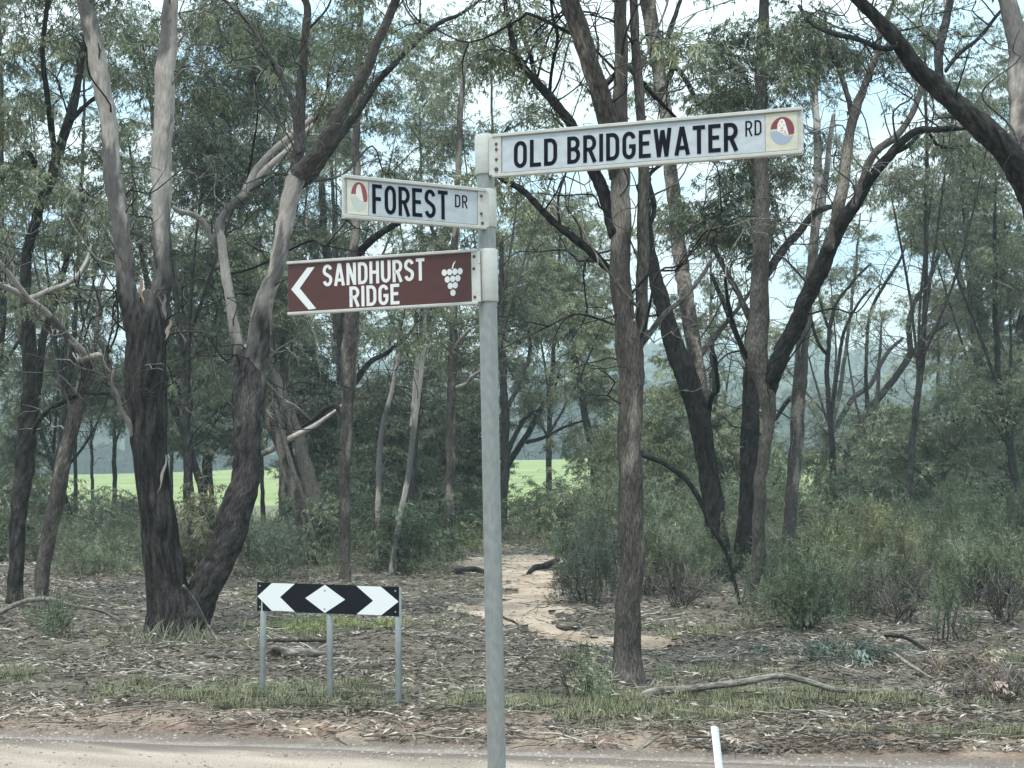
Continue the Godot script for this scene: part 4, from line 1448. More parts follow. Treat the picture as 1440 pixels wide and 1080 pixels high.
func mid_trees() -> void:
	tree("box_tree", "upright trunk in line with the brown winery sign", "tree", "", 818, [
		["box", 0, 0.0, 0.5, [485, 818, 20, 485, 790, 15, 485, 700, 15, 487, 620, 16, 489, 560, 17, 492, 490, 24, 494, 440, 22, 497, 380, 15, 500, 300, 12, 501, 200, 11, 503, 120, 10, 506, 40, 9, 508, -50, 7]],
		["dark", 0, 0.2, 1.5, [490, 570, 14, 480, 500, 12, 484, 440, 12, 488, 400, 9]],
		["dark", 0, 0.5, -0.8, [500, 360, 13, 520, 340, 11, 548, 320, 10, 580, 300, 8, 610, 290, 6]],
		["dark", 0, 0.3, 1.6, [497, 540, 9, 520, 510, 8, 545, 495, 7, 575, 470, 5]],
		["fibre", 0, 0.3, 1.4, [490, 600, 9, 470, 570, 8, 440, 590, 6, 425, 600, 4]],
	], [[500, 90, 60, 70, 0.7, 1.0], [540, 220, 55, 50, 0.5, 1.0], [470, 330, 40, 30, 0.5, 1.4], [560, 470, 50, 40, 0.55, 1.4], [520, -50, 110, 50, 0.6, 0.5]], GREY_LEAF, 1.0, 0)
	tree("box_tree", "stout dark trunk leaning behind the upright one near the winery sign", "tree", "", 752, [
		["fibre", 0, 0.0, 0.5, [548, 752, 26, 540, 720, 22, 530, 673, 21, 512, 620, 21, 497, 575, 22, 488, 530, 20, 478, 470, 17, 466, 400, 14, 456, 330, 11, 452, 250, 9]],
		["dark", 0, 0.2, 1.4, [492, 550, 12, 470, 545, 10, 445, 520, 9, 420, 500, 6]],
	], [[430, 330, 70, 70, 0.9, 1.0], [440, 470, 70, 60, 0.8, 1.0], [400, 410, 60, 60, 0.9, 1.4]], DARK_LEAF, 0.9, 1)
	tree("gum_sapling", "slender pale sapling curving up beside the upright trunk", "tree", "slender saplings behind the chevron board", 806, [
		["pale", 0, 0.0, 0.5, [530, 806, 8, 532, 715, 8, 534, 640, 8, 540, 590, 7, 552, 545, 6, 560, 500, 5, 563, 450, 4]],
	], [[560, 440, 36, 50, 0.45, 0.4]], GREY_LEAF, 1.0, 2)
	tree("gum_sapling", "tall thin pale sapling leaning towards the steel pole behind the chevron board", "tree", "slender saplings behind the chevron board", 808, [
		["pale", 0, 0.0, 0.6, [550, 808, 8, 560, 740, 8, 575, 665, 8, 582, 600, 8, 590, 545, 7, 596, 480, 6, 599, 430, 5, 602, 350, 4]],
		["pale", 0, 0.3, 1.0, [579, 600, 7, 583, 550, 7, 586, 500, 6, 585, 440, 4]],
	], [[600, 400, 40, 60, 0.45, 0.5], [580, 340, 40, 40, 0.4, 0.8]], GREY_LEAF, 1.0, 3)
	tree("box_tree", "knotty upright trunk at the head of the sandy path", "tree", "", 792, [
		["box", 0, 0.0, 0.4, [630, 794, 17, 631, 760, 14, 632, 690, 13, 634, 600, 12, 636, 540, 12, 637, 500, 12, 637, 430, 11, 640, 350, 10, 644, 260, 9, 648, 150, 8, 655, 60, 6]],
		["dead", 0, 0.2, -0.6, [638, 546, 7, 655, 540, 5, 664, 530, 5, 678, 520, 4]],
		["dead", 0, 0.2, -0.5, [640, 490, 7, 648, 478, 7, 662, 462, 5]],
		["fibre", 0, 0.3, 1.5, [640, 380, 7, 615, 340, 6, 600, 300, 5]],
	], [[640, 480, 55, 70, 0.7, 0.8], [620, 330, 60, 60, 0.75, 1.2], [640, 170, 40, 70, 0.4, 1.0], [610, 220, 45, 40, 0.5, 1.0], [660, 60, 50, 50, 0.4, 1.0]], GREY_LEAF, 1.0, 0)
	tree("box_tree", "dark branching tree at the gap onto the green field", "tree", "", 758, [
		["fibre", 0, 0.0, 0.4, [707, 758, 14, 708, 710, 12, 710, 660, 13, 710, 600, 12, 708, 540, 11, 706, 480, 10, 704, 420, 8, 706, 340, 6]],
		["dark", 0, 0.2, 1.0, [711, 660, 10, 722, 640, 9, 745, 606, 8, 765, 566, 7, 785, 530, 5]],
		["dark", 0, 0.3, -0.6, [740, 622, 6, 765, 615, 5, 795, 600, 4, 825, 590, 3]],
		["dark", 0, 0.2, 0.6, [712, 640, 8, 728, 605, 7, 742, 585, 6, 760, 575, 4]],
		["grey", 0, 0.3, 1.4, [710, 580, 7, 730, 540, 6, 745, 500, 6, 742, 455, 4]],
	], [[740, 460, 60, 60, 0.9, 1.0], [760, 540, 55, 40, 0.7, 1.0], [720, 390, 50, 50, 0.8, 1.0], [800, 600, 40, 26, 0.35, 0.5]], GREY_LEAF, 1.0, 1)
	tree("box_tree", "thin dark trunk seen between the steel pole and the straight brown-grey trunk", "tree", "", 742, [
		["dark", 0, 0.0, 0.4, [836, 742, 13, 836, 700, 11, 834, 650, 10, 828, 610, 10, 818, 560, 9, 810, 510, 8, 804, 470, 7, 802, 420, 6]],
		["dark", 0, 0.2, 1.0, [812, 520, 6, 800, 490, 5, 790, 470, 4]],
		["dark", 0, 0.2, 1.0, [832, 640, 7, 850, 620, 6, 870, 600, 5]],
	], [[800, 400, 62, 62, 1.0, 1.0], [760, 330, 55, 60, 0.95, 1.4], [820, 490, 50, 60, 0.9, 1.0], [830, 330, 40, 50, 0.7, 1.0], [850, 560, 50, 50, 0.8, 1.0]], PALE_LEAF, 0.9, 2)
	tree("fallen_gum", "leaning split trunks propped together behind the great forked gum", "tree", "", 728, [
		["grey", 0, 0.0, 1.5, [452, 794, 30, 450, 750, 26, 442, 700, 22, 430, 655, 20, 418, 615, 18, 405, 575, 16, 392, 540, 12, 378, 490, 8]],
		["box", 0, -0.3, -0.8, [436, 798, 26, 428, 740, 22, 412, 680, 18, 398, 640, 15, 382, 600, 14, 368, 566, 12, 360, 520, 8]],
		["pale", 0, -0.5, -0.2, [352, 650, 3, 362, 642, 8, 382, 632, 9, 405, 618, 9, 440, 600, 7, 462, 585, 5, 480, 570, 3, 492, 552, 2]],
		["grey", 0, -0.6, -1.4, [385, 566, 8, 400, 620, 7, 412, 660, 7, 430, 710, 6, 440, 750, 6, 450, 785, 5, 452, 803, 4]],
	], [], GREY_LEAF, 0.9, 3, 30.0)
	tree("wattle_tree", "small dark tree with a curved trunk arching over the thick scrub", "tree", "", 738, [
		["dark", 0, 0.0, 0.4, [1172, 738, 12, 1180, 677, 10, 1190, 645, 10, 1202, 612, 10, 1223, 576, 10, 1251, 541, 9, 1273, 510, 9, 1280, 495, 9, 1278, 460, 8, 1286, 425, 7, 1305, 395, 6, 1320, 359, 5, 1330, 330, 4]],
		["dark", 0, 0.3, 1.0, [1279, 500, 7, 1301, 478, 6, 1316, 465, 6, 1332, 455, 4]],
		["dark", 0, 0.2, -0.8, [1220, 580, 7, 1218, 540, 6, 1218, 510, 5, 1223, 444, 5, 1242, 403, 5, 1262, 372, 4, 1276, 340, 3]],
		["grey", 0, 0.2, 1.0, [1176, 600, 8, 1200, 560, 8, 1225, 540, 7, 1245, 500, 6, 1270, 475, 4]],
	], [[1320, 350, 40, 40, 0.4, 0.5], [1340, 450, 40, 36, 0.5, 1.0], [1250, 360, 34, 34, 0.25, 0.0]], GREY_LEAF, 1.0, 0)
	tree("wattle_tree", "thin black-stemmed tree with wiry branches beside the slim brown trunk", "tree", "", 752, [
		["dark", 0, 0.0, 0.4, [1172, 752, 10, 1172, 670, 9, 1168, 600, 8, 1163, 530, 7, 1167, 466, 6, 1176, 428, 5, 1198, 398, 4, 1225, 370, 3]],
		["dark", 0, 0.2, -0.6, [1164, 500, 5, 1150, 480, 5, 1140, 440, 4, 1145, 400, 3]],
		["dark", 0, 0.2, 0.9, [1168, 590, 6, 1178, 520, 5, 1186, 470, 5, 1205, 430, 4, 1225, 405, 3]],
		["dark", 0, 0.2, 0.5, [1168, 470, 5, 1155, 430, 4, 1152, 395, 4, 1160, 350, 3]],
	], [[1200, 380, 40, 34, 0.25, 0.6], [1160, 420, 40, 50, 0.2, 0.4]], GREY_LEAF, 1.0, 1)
	tree("gum_tree", "dark upright stem of the cluster standing in the thick scrub", "tree", "trunks of the cluster in the scrub", 748, [
		["fibre", 0, 0.0, 1.0, [1398, 748, 22, 1397, 660, 17, 1396, 620, 16, 1393, 516, 15, 1384, 460, 14, 1376, 430, 13, 1368, 380, 12, 1362, 340, 10, 1356, 270, 8, 1350, 190, 6]],
		["grey", 0, 0.3, 1.4, [1394, 580, 14, 1380, 520, 13, 1366, 460, 12, 1352, 400, 10, 1342, 350, 9, 1335, 290, 7]],
	], [[1340, 290, 60, 55, 0.8, 1.4], [1290, 270, 50, 40, 0.6, 1.0], [1350, 160, 55, 60, 0.45, 1.0]], GREY_LEAF, 1.0, 2)
	tree("gum_tree", "thicker outer trunk of the cluster, forked low above the scrub", "tree", "trunks of the cluster in the scrub", 754, [
		["fibre", 0, 0.0, 1.0, [1416, 754, 30, 1414, 660, 25, 1414, 610, 24, 1422, 540, 20, 1432, 490, 18, 1442, 430, 16, 1450, 350, 13, 1455, 260, 10]],
		["grey", 0, 0.2, -0.6, [1413, 625, 16, 1404, 570, 14, 1402, 520, 12, 1408, 450, 10, 1412, 380, 9, 1400, 300, 7]],
		["dead", 0, 0.2, 1.5, [1440, 440, 7, 1425, 370, 6, 1405, 362, 5, 1390, 345, 4]],
	], [[1405, 330, 60, 65, 0.8, 0.8], [1420, 450, 40, 70, 0.7, 1.2], [1370, 420, 40, 60, 0.6, 1.2], [1410, 70, 50, 60, 0.5, 0.8]], GREY_LEAF, 1.0, 3)


# trees farther off: [name, label, style, x of foot, depth, width in pixels, lean, tint, [masses]]
func far_trees() -> void:
	var list := [
		["bushy_gum", "dense dark crown filling the space behind the great gum's two pale stems", "fibre", 268, 33.0, 12, 40, DARK_LEAF, [[325, 80, 105, 95, 1.35, 0], [290, 200, 90, 80, 1.35, 0], [345, 240, 70, 70, 1.2, 0], [200, 60, 60, 70, 0.8, 1], [420, 60, 60, 50, 0.9, 0.5]]],
		["bushy_gum", "grey-leaved crown hanging between the two stems of the great forked gum", "fibre", 300, 38.0, 12, -20, GREY_LEAF, [[270, 380, 90, 90, 1.3, 0], [190, 310, 60, 80, 0.7, 0], [280, 500, 80, 70, 1.2, 0], [340, 330, 60, 60, 1.0, 0], [180, 190, 60, 60, 0.45, 1]]],
		["bushy_gum", "leafy crown behind the tip of the brown winery sign", "box", 395, 42.0, 11, 10, GREY_LEAF, [[375, 420, 75, 80, 1.0, 0], [440, 200, 60, 70, 0.8, 0], [390, 60, 60, 60, 0.7, 0], [370, 130, 50, 60, 0.8, 0]]],
		["bushy_gum", "bushy crown low behind the bent pale branch", "dark", 100, 45.0, 9, 0, DARK_LEAF, [[90, 450, 80, 70, 0.8, 0], [60, 540, 90, 55, 0.9, 0], [160, 540, 70, 60, 0.85, 0], [15, 400, 50, 80, 0.8, 0], [20, 610, 50, 50, 0.8, 0]]],
		["bushy_gum", "dark crown between the forks of the great gum, above the bright field", "dark", 282, 52.0, 9, -10, DARK_LEAF, [[260, 580, 70, 50, 0.9, 0], [310, 610, 50, 40, 0.8, 0], [240, 620, 50, 30, 0.6, 0], [330, 450, 60, 70, 0.9, 0]]],
		["bushy_gum", "shadowy tree behind the leaning split trunks", "dark", 405, 47.0, 11, 10, DARK_LEAF, [[420, 560, 70, 70, 1.0, 0], [450, 640, 60, 60, 1.1, 0], [400, 500, 50, 50, 0.8, 0], [480, 600, 50, 80, 1.0, 0]]],
		["bushy_gum", "thick dark tree filling the gap between the saplings and the knotty trunk", "dark", 590, 43.0, 11, -10, DARK_LEAF, [[560, 600, 70, 80, 1.2, 0], [610, 560, 50, 70, 1.0, 0], [570, 690, 70, 60, 1.2, 0], [530, 540, 50, 50, 0.7, 0]]],
		["bushy_gum", "bluish dark tree close behind the knotty trunk and the steel pole", "dark", 664, 46.0, 11, 0, DARK_LEAF, [[660, 610, 45, 80, 1.3, 0], [655, 690, 45, 60, 1.3, 0], [670, 540, 40, 50, 0.9, 0], [640, 650, 40, 60, 1.1, 0]]],
		["bushy_gum", "airy tree whose crown shows below the FOREST sign", "fibre", 575, 38.0, 9, 20, GREY_LEAF, [[590, 150, 50, 80, 0.6, 0], [560, 260, 50, 50, 0.6, 0], [540, 420, 60, 50, 0.7, 0], [600, 470, 50, 60, 0.6, 0]]],
		["bushy_gum", "pale grey-green crown low behind the straight brown-grey trunk", "box", 905, 44.0, 10, -10, PALE_LEAF, [[900, 620, 70, 65, 1.0, 0], [940, 560, 50, 60, 0.7, 0], [860, 640, 60, 60, 0.9, 0], [930, 680, 60, 60, 1.0, 0]]],
		["bushy_gum", "leafy tree seen between the dark leaning trunk and the tall forked tree", "fibre", 1020, 42.0, 11, 0, GREY_LEAF, [[1020, 590, 55, 50, 0.6, 0], [1000, 460, 40, 50, 0.3, 0], [1030, 650, 60, 60, 0.9, 0], [955, 480, 30, 40, 0.3, 0]]],
		["bushy_gum", "sparse tree against the white sky beyond the curved wattle", "grey", 1205, 52.0, 9, 10, GREY_LEAF, [[1190, 470, 50, 60, 0.18, 0], [1240, 440, 40, 40, 0.2, 0], [1150, 590, 30, 40, 0.4, 0], [1180, 640, 60, 40, 0.8, 0]]],
		["bushy_gum", "crooked grey-limbed tree above the dark bush by the trunk cluster", "grey", 1300, 40.0, 11, 10, GREY_LEAF, [[1300, 590, 60, 45, 0.6, 0], [1345, 540, 40, 45, 0.5, 0], [1260, 630, 60, 40, 0.7, 0], [1350, 620, 50, 50, 0.8, 0]]],
		["bushy_gum", "brownish round-headed tree beyond the curved wattle's tip", "box", 1318, 62.0, 8, 0, Color(0.125, 0.115, 0.070), [[1320, 420, 44, 40, 0.9, 0], [1340, 470, 40, 40, 0.8, 0]]],
		["bushy_gum", "high feathery crown behind the slanting bare limb", "fibre", 1270, 36.0, 10, 30, GREY_LEAF, [[1300, 40, 60, 50, 0.6, 0], [1350, 110, 50, 50, 0.5, 0], [1250, 240, 55, 50, 0.5, 0], [1310, 240, 55, 40, 0.55, 0], [1400, 170, 45, 60, 0.5, 0]]],
		["bushy_gum", "full crown hanging above the trunk cluster in the scrub", "fibre", 1440, 38.0, 12, -30, GREY_LEAF, [[1400, 240, 50, 50, 0.8, 0], [1330, 330, 50, 40, 0.7, 0], [1430, 560, 40, 70, 0.9, 0], [1370, 560, 40, 50, 0.7, 0], [1425, 380, 50, 60, 0.8, 0]]],
		["bushy_gum", "pale-leaved crown beneath the OLD BRIDGEWATER sign, near the pole", "fibre", 770, 50.0, 9, -10, PALE_LEAF, [[730, 320, 50, 50, 0.7, 0], [790, 300, 45, 36, 0.5, 0], [750, 410, 60, 60, 1.0, 0], [700, 470, 40, 60, 0.7, 0], [850, 440, 40, 60, 0.8, 0]]],
		["bushy_gum", "thin crown against the sky behind the top of the steel pole", "grey", 690, 40.0, 8, 10, GREY_LEAF, [[690, 60, 40, 50, 0.35, 0], [650, 130, 40, 60, 0.35, 0], [740, 140, 40, 40, 0.25, 0], [820, 100, 30, 60, 0.25, 0]]],
		["bushy_gum", "scraggly pale tree in the sky gap beyond the slim brown trunk", "grey", 1140, 56.0, 8, 10, PALE_LEAF, [[1130, 450, 40, 50, 0.2, 0], [1170, 380, 50, 40, 0.22, 0], [1210, 300, 40, 30, 0.3, 0], [1090, 490, 30, 40, 0.3, 0]]],
		["bushy_gum", "scraggly tree filling the gap between the dark leaning trunk and tall forked tree", "fibre", 1000, 50.0, 8, 0, GREY_LEAF, [[1010, 400, 40, 40, 0.3, 0], [1030, 490, 36, 40, 0.3, 0], [985, 560, 40, 40, 0.45, 0], [1000, 330, 50, 30, 0.5, 0]]],
		["bushy_gum", "low spreading tree against the hills beyond the curved wattle", "fibre", 1255, 64.0, 8, 0, PALE_LEAF, [[1240, 590, 50, 30, 0.6, 0], [1300, 510, 40, 30, 0.5, 0]]],
		["bushy_gum", "airy crown showing between the FOREST sign and the slanting upper limbs of the great gum", "grey", 480, 45.0, 9, 10, GREY_LEAF, [[460, 60, 50, 60, 0.7, 0], [470, 190, 60, 60, 0.8, 0], [590, 70, 50, 60, 0.6, 0], [520, 300, 50, 40, 0.7, 0], [610, 180, 40, 60, 0.5, 0]]],
		["bushy_gum", "tangled crown high in the corner behind the grey-brown leaning trunk", "fibre", 70, 40.0, 9, 20, GREY_LEAF, [[40, 120, 60, 70, 0.5, 0], [120, 40, 60, 60, 0.5, 0], [90, 260, 60, 60, 0.6, 0], [140, 330, 50, 60, 0.7, 0], [20, 220, 50, 60, 0.6, 0]]],
		["bushy_gum", "crown hanging behind the slanting bare limb's lower end", "fibre", 1400, 44.0, 9, 0, GREY_LEAF, [[1350, 240, 50, 50, 0.8, 0], [1410, 320, 50, 60, 0.9, 0], [1300, 320, 50, 40, 0.6, 0], [1390, 500, 50, 70, 0.9, 0], [1430, 620, 50, 60, 1.0, 0]]],
		["bushy_gum", "distant crown at the frame edge above the bent pale branch", "fibre", -20, 34.0, 12, 20, GREY_LEAF, [[10, 330, 60, 60, 0.8, 0], [60, 410, 50, 40, 0.5, 0], [0, 20, 50, 60, 0.6, 0], [-30, 480, 60, 80, 0.9, 0]]],
	]
	for q in list:
		var masses: Array = q[8]
		var top := 9999.0
		var tx := 0.0
		for m in masses:
			if m[1] < top:
				top = m[1]
				tx = m[0]
		var x: float = q[3]
		var base: float = 675.0 + FOCAL * EYE / q[4]
		var limbs := []
		var lean: float = q[6]
		var w: float = q[5]
		var mid: float = base - (base - top) * 0.42
		limbs.append([q[2], 0, 0.0, 0.3, [x, base, w * 1.4, x + 2, base - 15, w, lerpf(x, tx, 0.25) + lean * 0.3, lerpf(base, mid, 0.6), w * 0.9, lerpf(x, tx, 0.5) + lean * 0.5, mid, w * 0.78, lerpf(x, tx, 0.8) + lean * 0.3, lerpf(mid, top, 0.55), w * 0.55, tx, top, w * 0.25]])
		for m in masses:
			if m[1] > top + 20:
				var f := rnd(0.35, 0.75)
				var sx0 := lerpf(x, tx, f * 0.5) + lean * 0.4
				var sy0 := minf(lerpf(base, mid, f + 0.2), base - 30.0)
				if m[1] > sy0 - 20.0:
					sy0 = m[1] + 60.0
				limbs.append([q[2], 0, 0.1, rnd(-1.2, 1.4), [sx0, sy0, w * 0.5, lerpf(sx0, m[0], 0.45) + rnd(-8, 8), lerpf(sy0, m[1], 0.4), w * 0.4, m[0] + rnd(-6, 6), m[1] + 8, w * 0.18]])
		tree(q[0], q[1], "tree", "bushy trees beyond the road verge", base, limbs, masses, q[7], 0.8, R.randi() % 4, q[4])

	# bare stems against the bright field and the hills
	var stems := [
		["thin dark stem closest to the leaning brown trunk, against the hazy hills", 106, 54.0, 6, 0, 520], ["thin dark stem standing alone between the leaning brown trunk and the pale sapling stem", 131, 58.0, 5, -4, 530],
		["straight black stem in the middle of the bright field gap", 161, 56.0, 7, 0, 540], ["dark stem showing between the arms of the great forked gum, nearest its upright arm", 240, 60.0, 6, 3, 540],
		["middle dark stem showing between the arms of the great forked gum", 262, 57.0, 7, -3, 520], ["dark leaning stem nearest the slanting arm of the great forked gum", 282, 52.0, 8, 14, 530],
		["forked dark stem tight against the slanting arm of the great gum", 300, 55.0, 7, -12, 540], ["dark short stem beyond the leaning split trunks", 370, 55.0, 6, -4, 560],
	]
	for q in stems:
		var x: float = q[1]
		var base: float = 675.0 + FOCAL * EYE / q[2]
		var w: float = q[3]
		var l: float = q[4]
		var y: float = q[5]
		tree("slender_tree", q[0], "tree", "slender stems before the bright field", base, [
			["dark", 0, 0.0, 0.3, [x, base, w * 1.3, x + l * 0.2, base - 40, w, x + l * 0.6, lerpf(base, y, 0.6), w * 0.8, x + l, y, w * 0.5]],
			["dark", 0, 0.1, 0.8, [x + l * 0.6, lerpf(base, y, 0.55), w * 0.5, x + l * 0.6 + 14, lerpf(base, y, 0.8), w * 0.4, x + l + 20, y - 10, w * 0.25]],
		], [[x + l, y - 10, 46, 34, 0.7, 0], [x + l + 20, y + 20, 36, 22, 0.4, 0.5]], DARK_LEAF, 0.8, R.randi() % 4, q[2])


# ------------------------------------------------------------------ scrub
const NEEDLE := Color(0.140, 0.168, 0.108)
const OLIVE := Color(0.190, 0.200, 0.108)
const DEEP := Color(0.098, 0.126, 0.080)
const FRESH := Color(0.160, 0.200, 0.095)


func scrub() -> void:
	var list := [
		["small grey-green shrub on the verge beside the foot of the straight trunk", 815, 988, 78, 66, 0, NEEDLE, 0.8],
		["dense dark green bush pressed against the tall forked tree's foot", 1128, 886, 148, 110, 0, DEEP, 1.3],
		["hazy grey-green bush between the straight trunk and the dark leaning trunk", 952, 832, 140, 128, 0, NEEDLE, 0.9],
		["tall olive-yellow bush, the largest, in the middle of the thick scrub", 1215, 818, 180, 112, 0, OLIVE, 0.9],
		["grey-green wispy bush beyond the dry litter near the frame edge", 1362, 856, 130, 124, 0, NEEDLE, 0.75],
		["dry twiggy bush in front of the olive-yellow bush", 1268, 878, 120, 80, 2, NEEDLE, 1.0],
		["dark green bush cut off by the frame edge", 1438, 812, 120, 120, 0, DEEP, 1.2],
		["dark grey-green bush leaning over the edge of the sandy path", 828, 850, 104, 136, 0, Color(0.075, 0.09, 0.072), 0.9],
		["leafy light green bush at the field edge beyond the sandy path", 762, 758, 100, 74, 1, FRESH, 0.9],
		["feathery bush behind the straight trunk, beside the sandy path", 868, 790, 130, 150, 0, NEEDLE, 0.9],
		["leafy bush under the thin dark trunk beyond the sandy path", 812, 764, 90, 100, 1, GREY_LEAF, 1.0],
		["blue-green feathery bush just above the chevron board's black end", 384, 812, 112, 88, 0, Color(0.115, 0.145, 0.105), 0.9],
		["yellow-olive bush in the fork of the great gum", 285, 812, 104, 140, 1, Color(0.135, 0.135, 0.085), 0.75],
		["low blue-green bush in front of the bright field beside the great gum", 245, 812, 84, 54, 0, Color(0.115, 0.145, 0.105), 0.9],
		["low rounded bush between the leaning brown trunk and the great gum", 134, 810, 100, 56, 0, NEEDLE, 0.9],
		["small dark shrub at the foot of the leaning brown trunk", 70, 896, 60, 56, 0, DEEP, 0.9],
		["leafy bush behind the upright trunk, over the chevron board", 452, 796, 92, 104, 1, GREY_LEAF, 0.9],
		["dark leafy bush between the slender saplings", 556, 806, 96, 112, 1, DEEP, 1.1],
		["dark leafy bush beside the knotty upright trunk", 604, 792, 80, 104, 1, DEEP, 1.0],
		["yellowish tussocky bush at the end of the sandy path by the steel pole", 662, 776, 60, 44, 1, OLIVE, 0.9],
		["large dark green leafy bush below the curved wattle", 1290, 756, 200, 148, 1, DEEP, 1.3],
		["dark leafy bush around the trunk cluster", 1404, 752, 150, 130, 1, DEEP, 1.2],
		["grey-green bush behind the dark leaning trunk", 985, 770, 130, 104, 0, NEEDLE, 1.0],
		["leafy pale bush in front of the bright field", 138, 762, 120, 76, 1, Color(0.12, 0.145, 0.095), 0.8],
		["bush at the frame edge behind the grey-brown leaning trunk", 0, 790, 110, 96, 1, GREY_LEAF, 0.9],
		["dark bush between the slim brown trunk and the curved wattle", 1190, 752, 120, 110, 1, DEEP, 1.2],
		["bush between the tall forked tree and the slim brown trunk", 1090, 766, 100, 120, 0, NEEDLE, 1.0],
		["dry twiggy shrub under the hazy grey-green bush", 958, 856, 130, 70, 2, NEEDLE, 1.0],
		["dry twiggy shrub at the frame edge above the heap of pale leaves", 1414, 880, 110, 90, 2, NEEDLE, 1.0],
		["thin wiry shrub with black stems in front of the wispy bush", 1336, 906, 80, 110, 0, DEEP, 0.35],
		["bushy sapling behind the leaning split trunks", 470, 768, 110, 110, 1, DEEP, 1.1],
		["low green growth at the far end of the sandy path", 800, 782, 110, 30, 1, FRESH, 1.1],
		["dark bush behind the slender saplings and the steel pole", 660, 762, 70, 90, 1, DEEP, 1.2],
		["leafy bush filling the space under the pale grey-green crown", 905, 762, 130, 120, 1, GREY_LEAF, 1.0],
		["leafy low bush beyond the chevron board, between the upright trunk and the split trunks", 420, 776, 100, 60, 1, GREY_LEAF, 1.0],
		["tall leafy thicket beyond the olive-yellow bush and the slim brown trunk", 1240, 742, 150, 190, 1, DEEP, 1.1],
		["tall dark thicket behind the tall forked tree", 1050, 744, 130, 180, 1, DEEP, 1.0],
		["tall grey-green thicket between the trunk cluster and the curved wattle", 1345, 738, 130, 200, 1, NEEDLE, 1.0],
		["pale thicket at the far frame edge beyond the dark cut-off bush", 1440, 736, 90, 180, 1, GREY_LEAF, 0.9],
		["leafy thicket beyond the hazy bush, beside the straight trunk", 935, 738, 120, 160, 1, GREY_LEAF, 1.0],
		["tall leafy thicket between the leaning split trunks and the upright trunk", 462, 742, 90, 190, 1, DEEP, 1.0],
		["tall dark thicket behind the slender pale sapling", 540, 744, 110, 200, 1, DEEP, 1.1],
		["tall thicket behind the knotty upright trunk", 615, 744, 100, 190, 1, DEEP, 1.1],
		["low pale thicket at the foot of the thin dark trunk before the field", 770, 742, 80, 70, 1, Color(0.12, 0.145, 0.095), 0.9],
		["leafy thicket at the frame edge beyond the leaning trunks", 24, 742, 110, 150, 1, NEEDLE, 0.9],
		["pale leafy thicket before the bright field, beyond the leaning brown trunk", 190, 742, 90, 50, 1, Color(0.12, 0.145, 0.095), 0.8],
		["grey brushy bush spreading in front of the slim brown trunk", 1190, 866, 150, 96, 0, Color(0.132, 0.145, 0.10), 0.9],
		["grey brushy bush between the olive-yellow bush and the wiry shrub", 1292, 846, 150, 110, 0, Color(0.135, 0.145, 0.10), 0.9],
		["wide grey-green brush at the frame edge behind the dry twiggy shrub", 1420, 856, 150, 110, 0, NEEDLE, 0.9],
		["brownish brush just behind the straight trunk", 915, 838, 100, 100, 0, Color(0.132, 0.145, 0.10), 0.8],
		["bushy clump filling the gap under the curved wattle", 1238, 782, 150, 90, 0, NEEDLE, 1.0],
		["dark clump beyond the wispy bush", 1350, 790, 150, 110, 0, DEEP, 1.1],
		["pale leafy clump before the field beside the grey-brown leaning trunk", 60, 750, 100, 80, 1, Color(0.12, 0.145, 0.095), 0.9],
		["small leafy bush beside the slanting arm of the great gum", 330, 778, 60, 60, 1, GREY_LEAF, 0.8],
	]
	for q in list:
		shrub("twiggy_shrub" if q[5] == 2 else ("needle_bush" if q[5] == 0 else "leafy_bush"), q[0], "scrub between the trees", q[1], q[2], q[3], q[4], q[5], q[6], q[7])
	# long grass at the foot of the great gum
	var b := Buf.new()
	for k in 150:
		var o := Vector3(rnd(-0.30, 0.42), 0, rnd(-0.1, 0.22))
		var tip := o + Vector3(rnd(-0.22, 0.22), rnd(0.08, 0.30), rnd(-0.15, 0.2))
		var w := Vector3(0.004, 0, 0.002)
		var col := cm(Color(0.10, 0.115, 0.08), Color(0.21, 0.21, 0.15), R.randf())
		var i := b.vert(o + w, col)
		b.vert(o - w, col); b.vert(o.lerp(tip, 0.6) + w * 0.8 + Vector3(0, 0.04, 0), col); b.vert(o.lerp(tip, 0.6) - w * 0.8 + Vector3(0, 0.04, 0), col); b.vert(tip, col)
		b.ix.append_array(PackedInt32Array([i, i + 1, i + 3, i, i + 3, i + 2, i + 2, i + 3, i + 4]))
	var p := on_ground(226, 908)
	var t := part("grass_tussock", b.mesh(), M.dry)
	t.position = p
	tag(t, "long grey-green grass tussock at the foot of the great forked gum", "grass tussock")


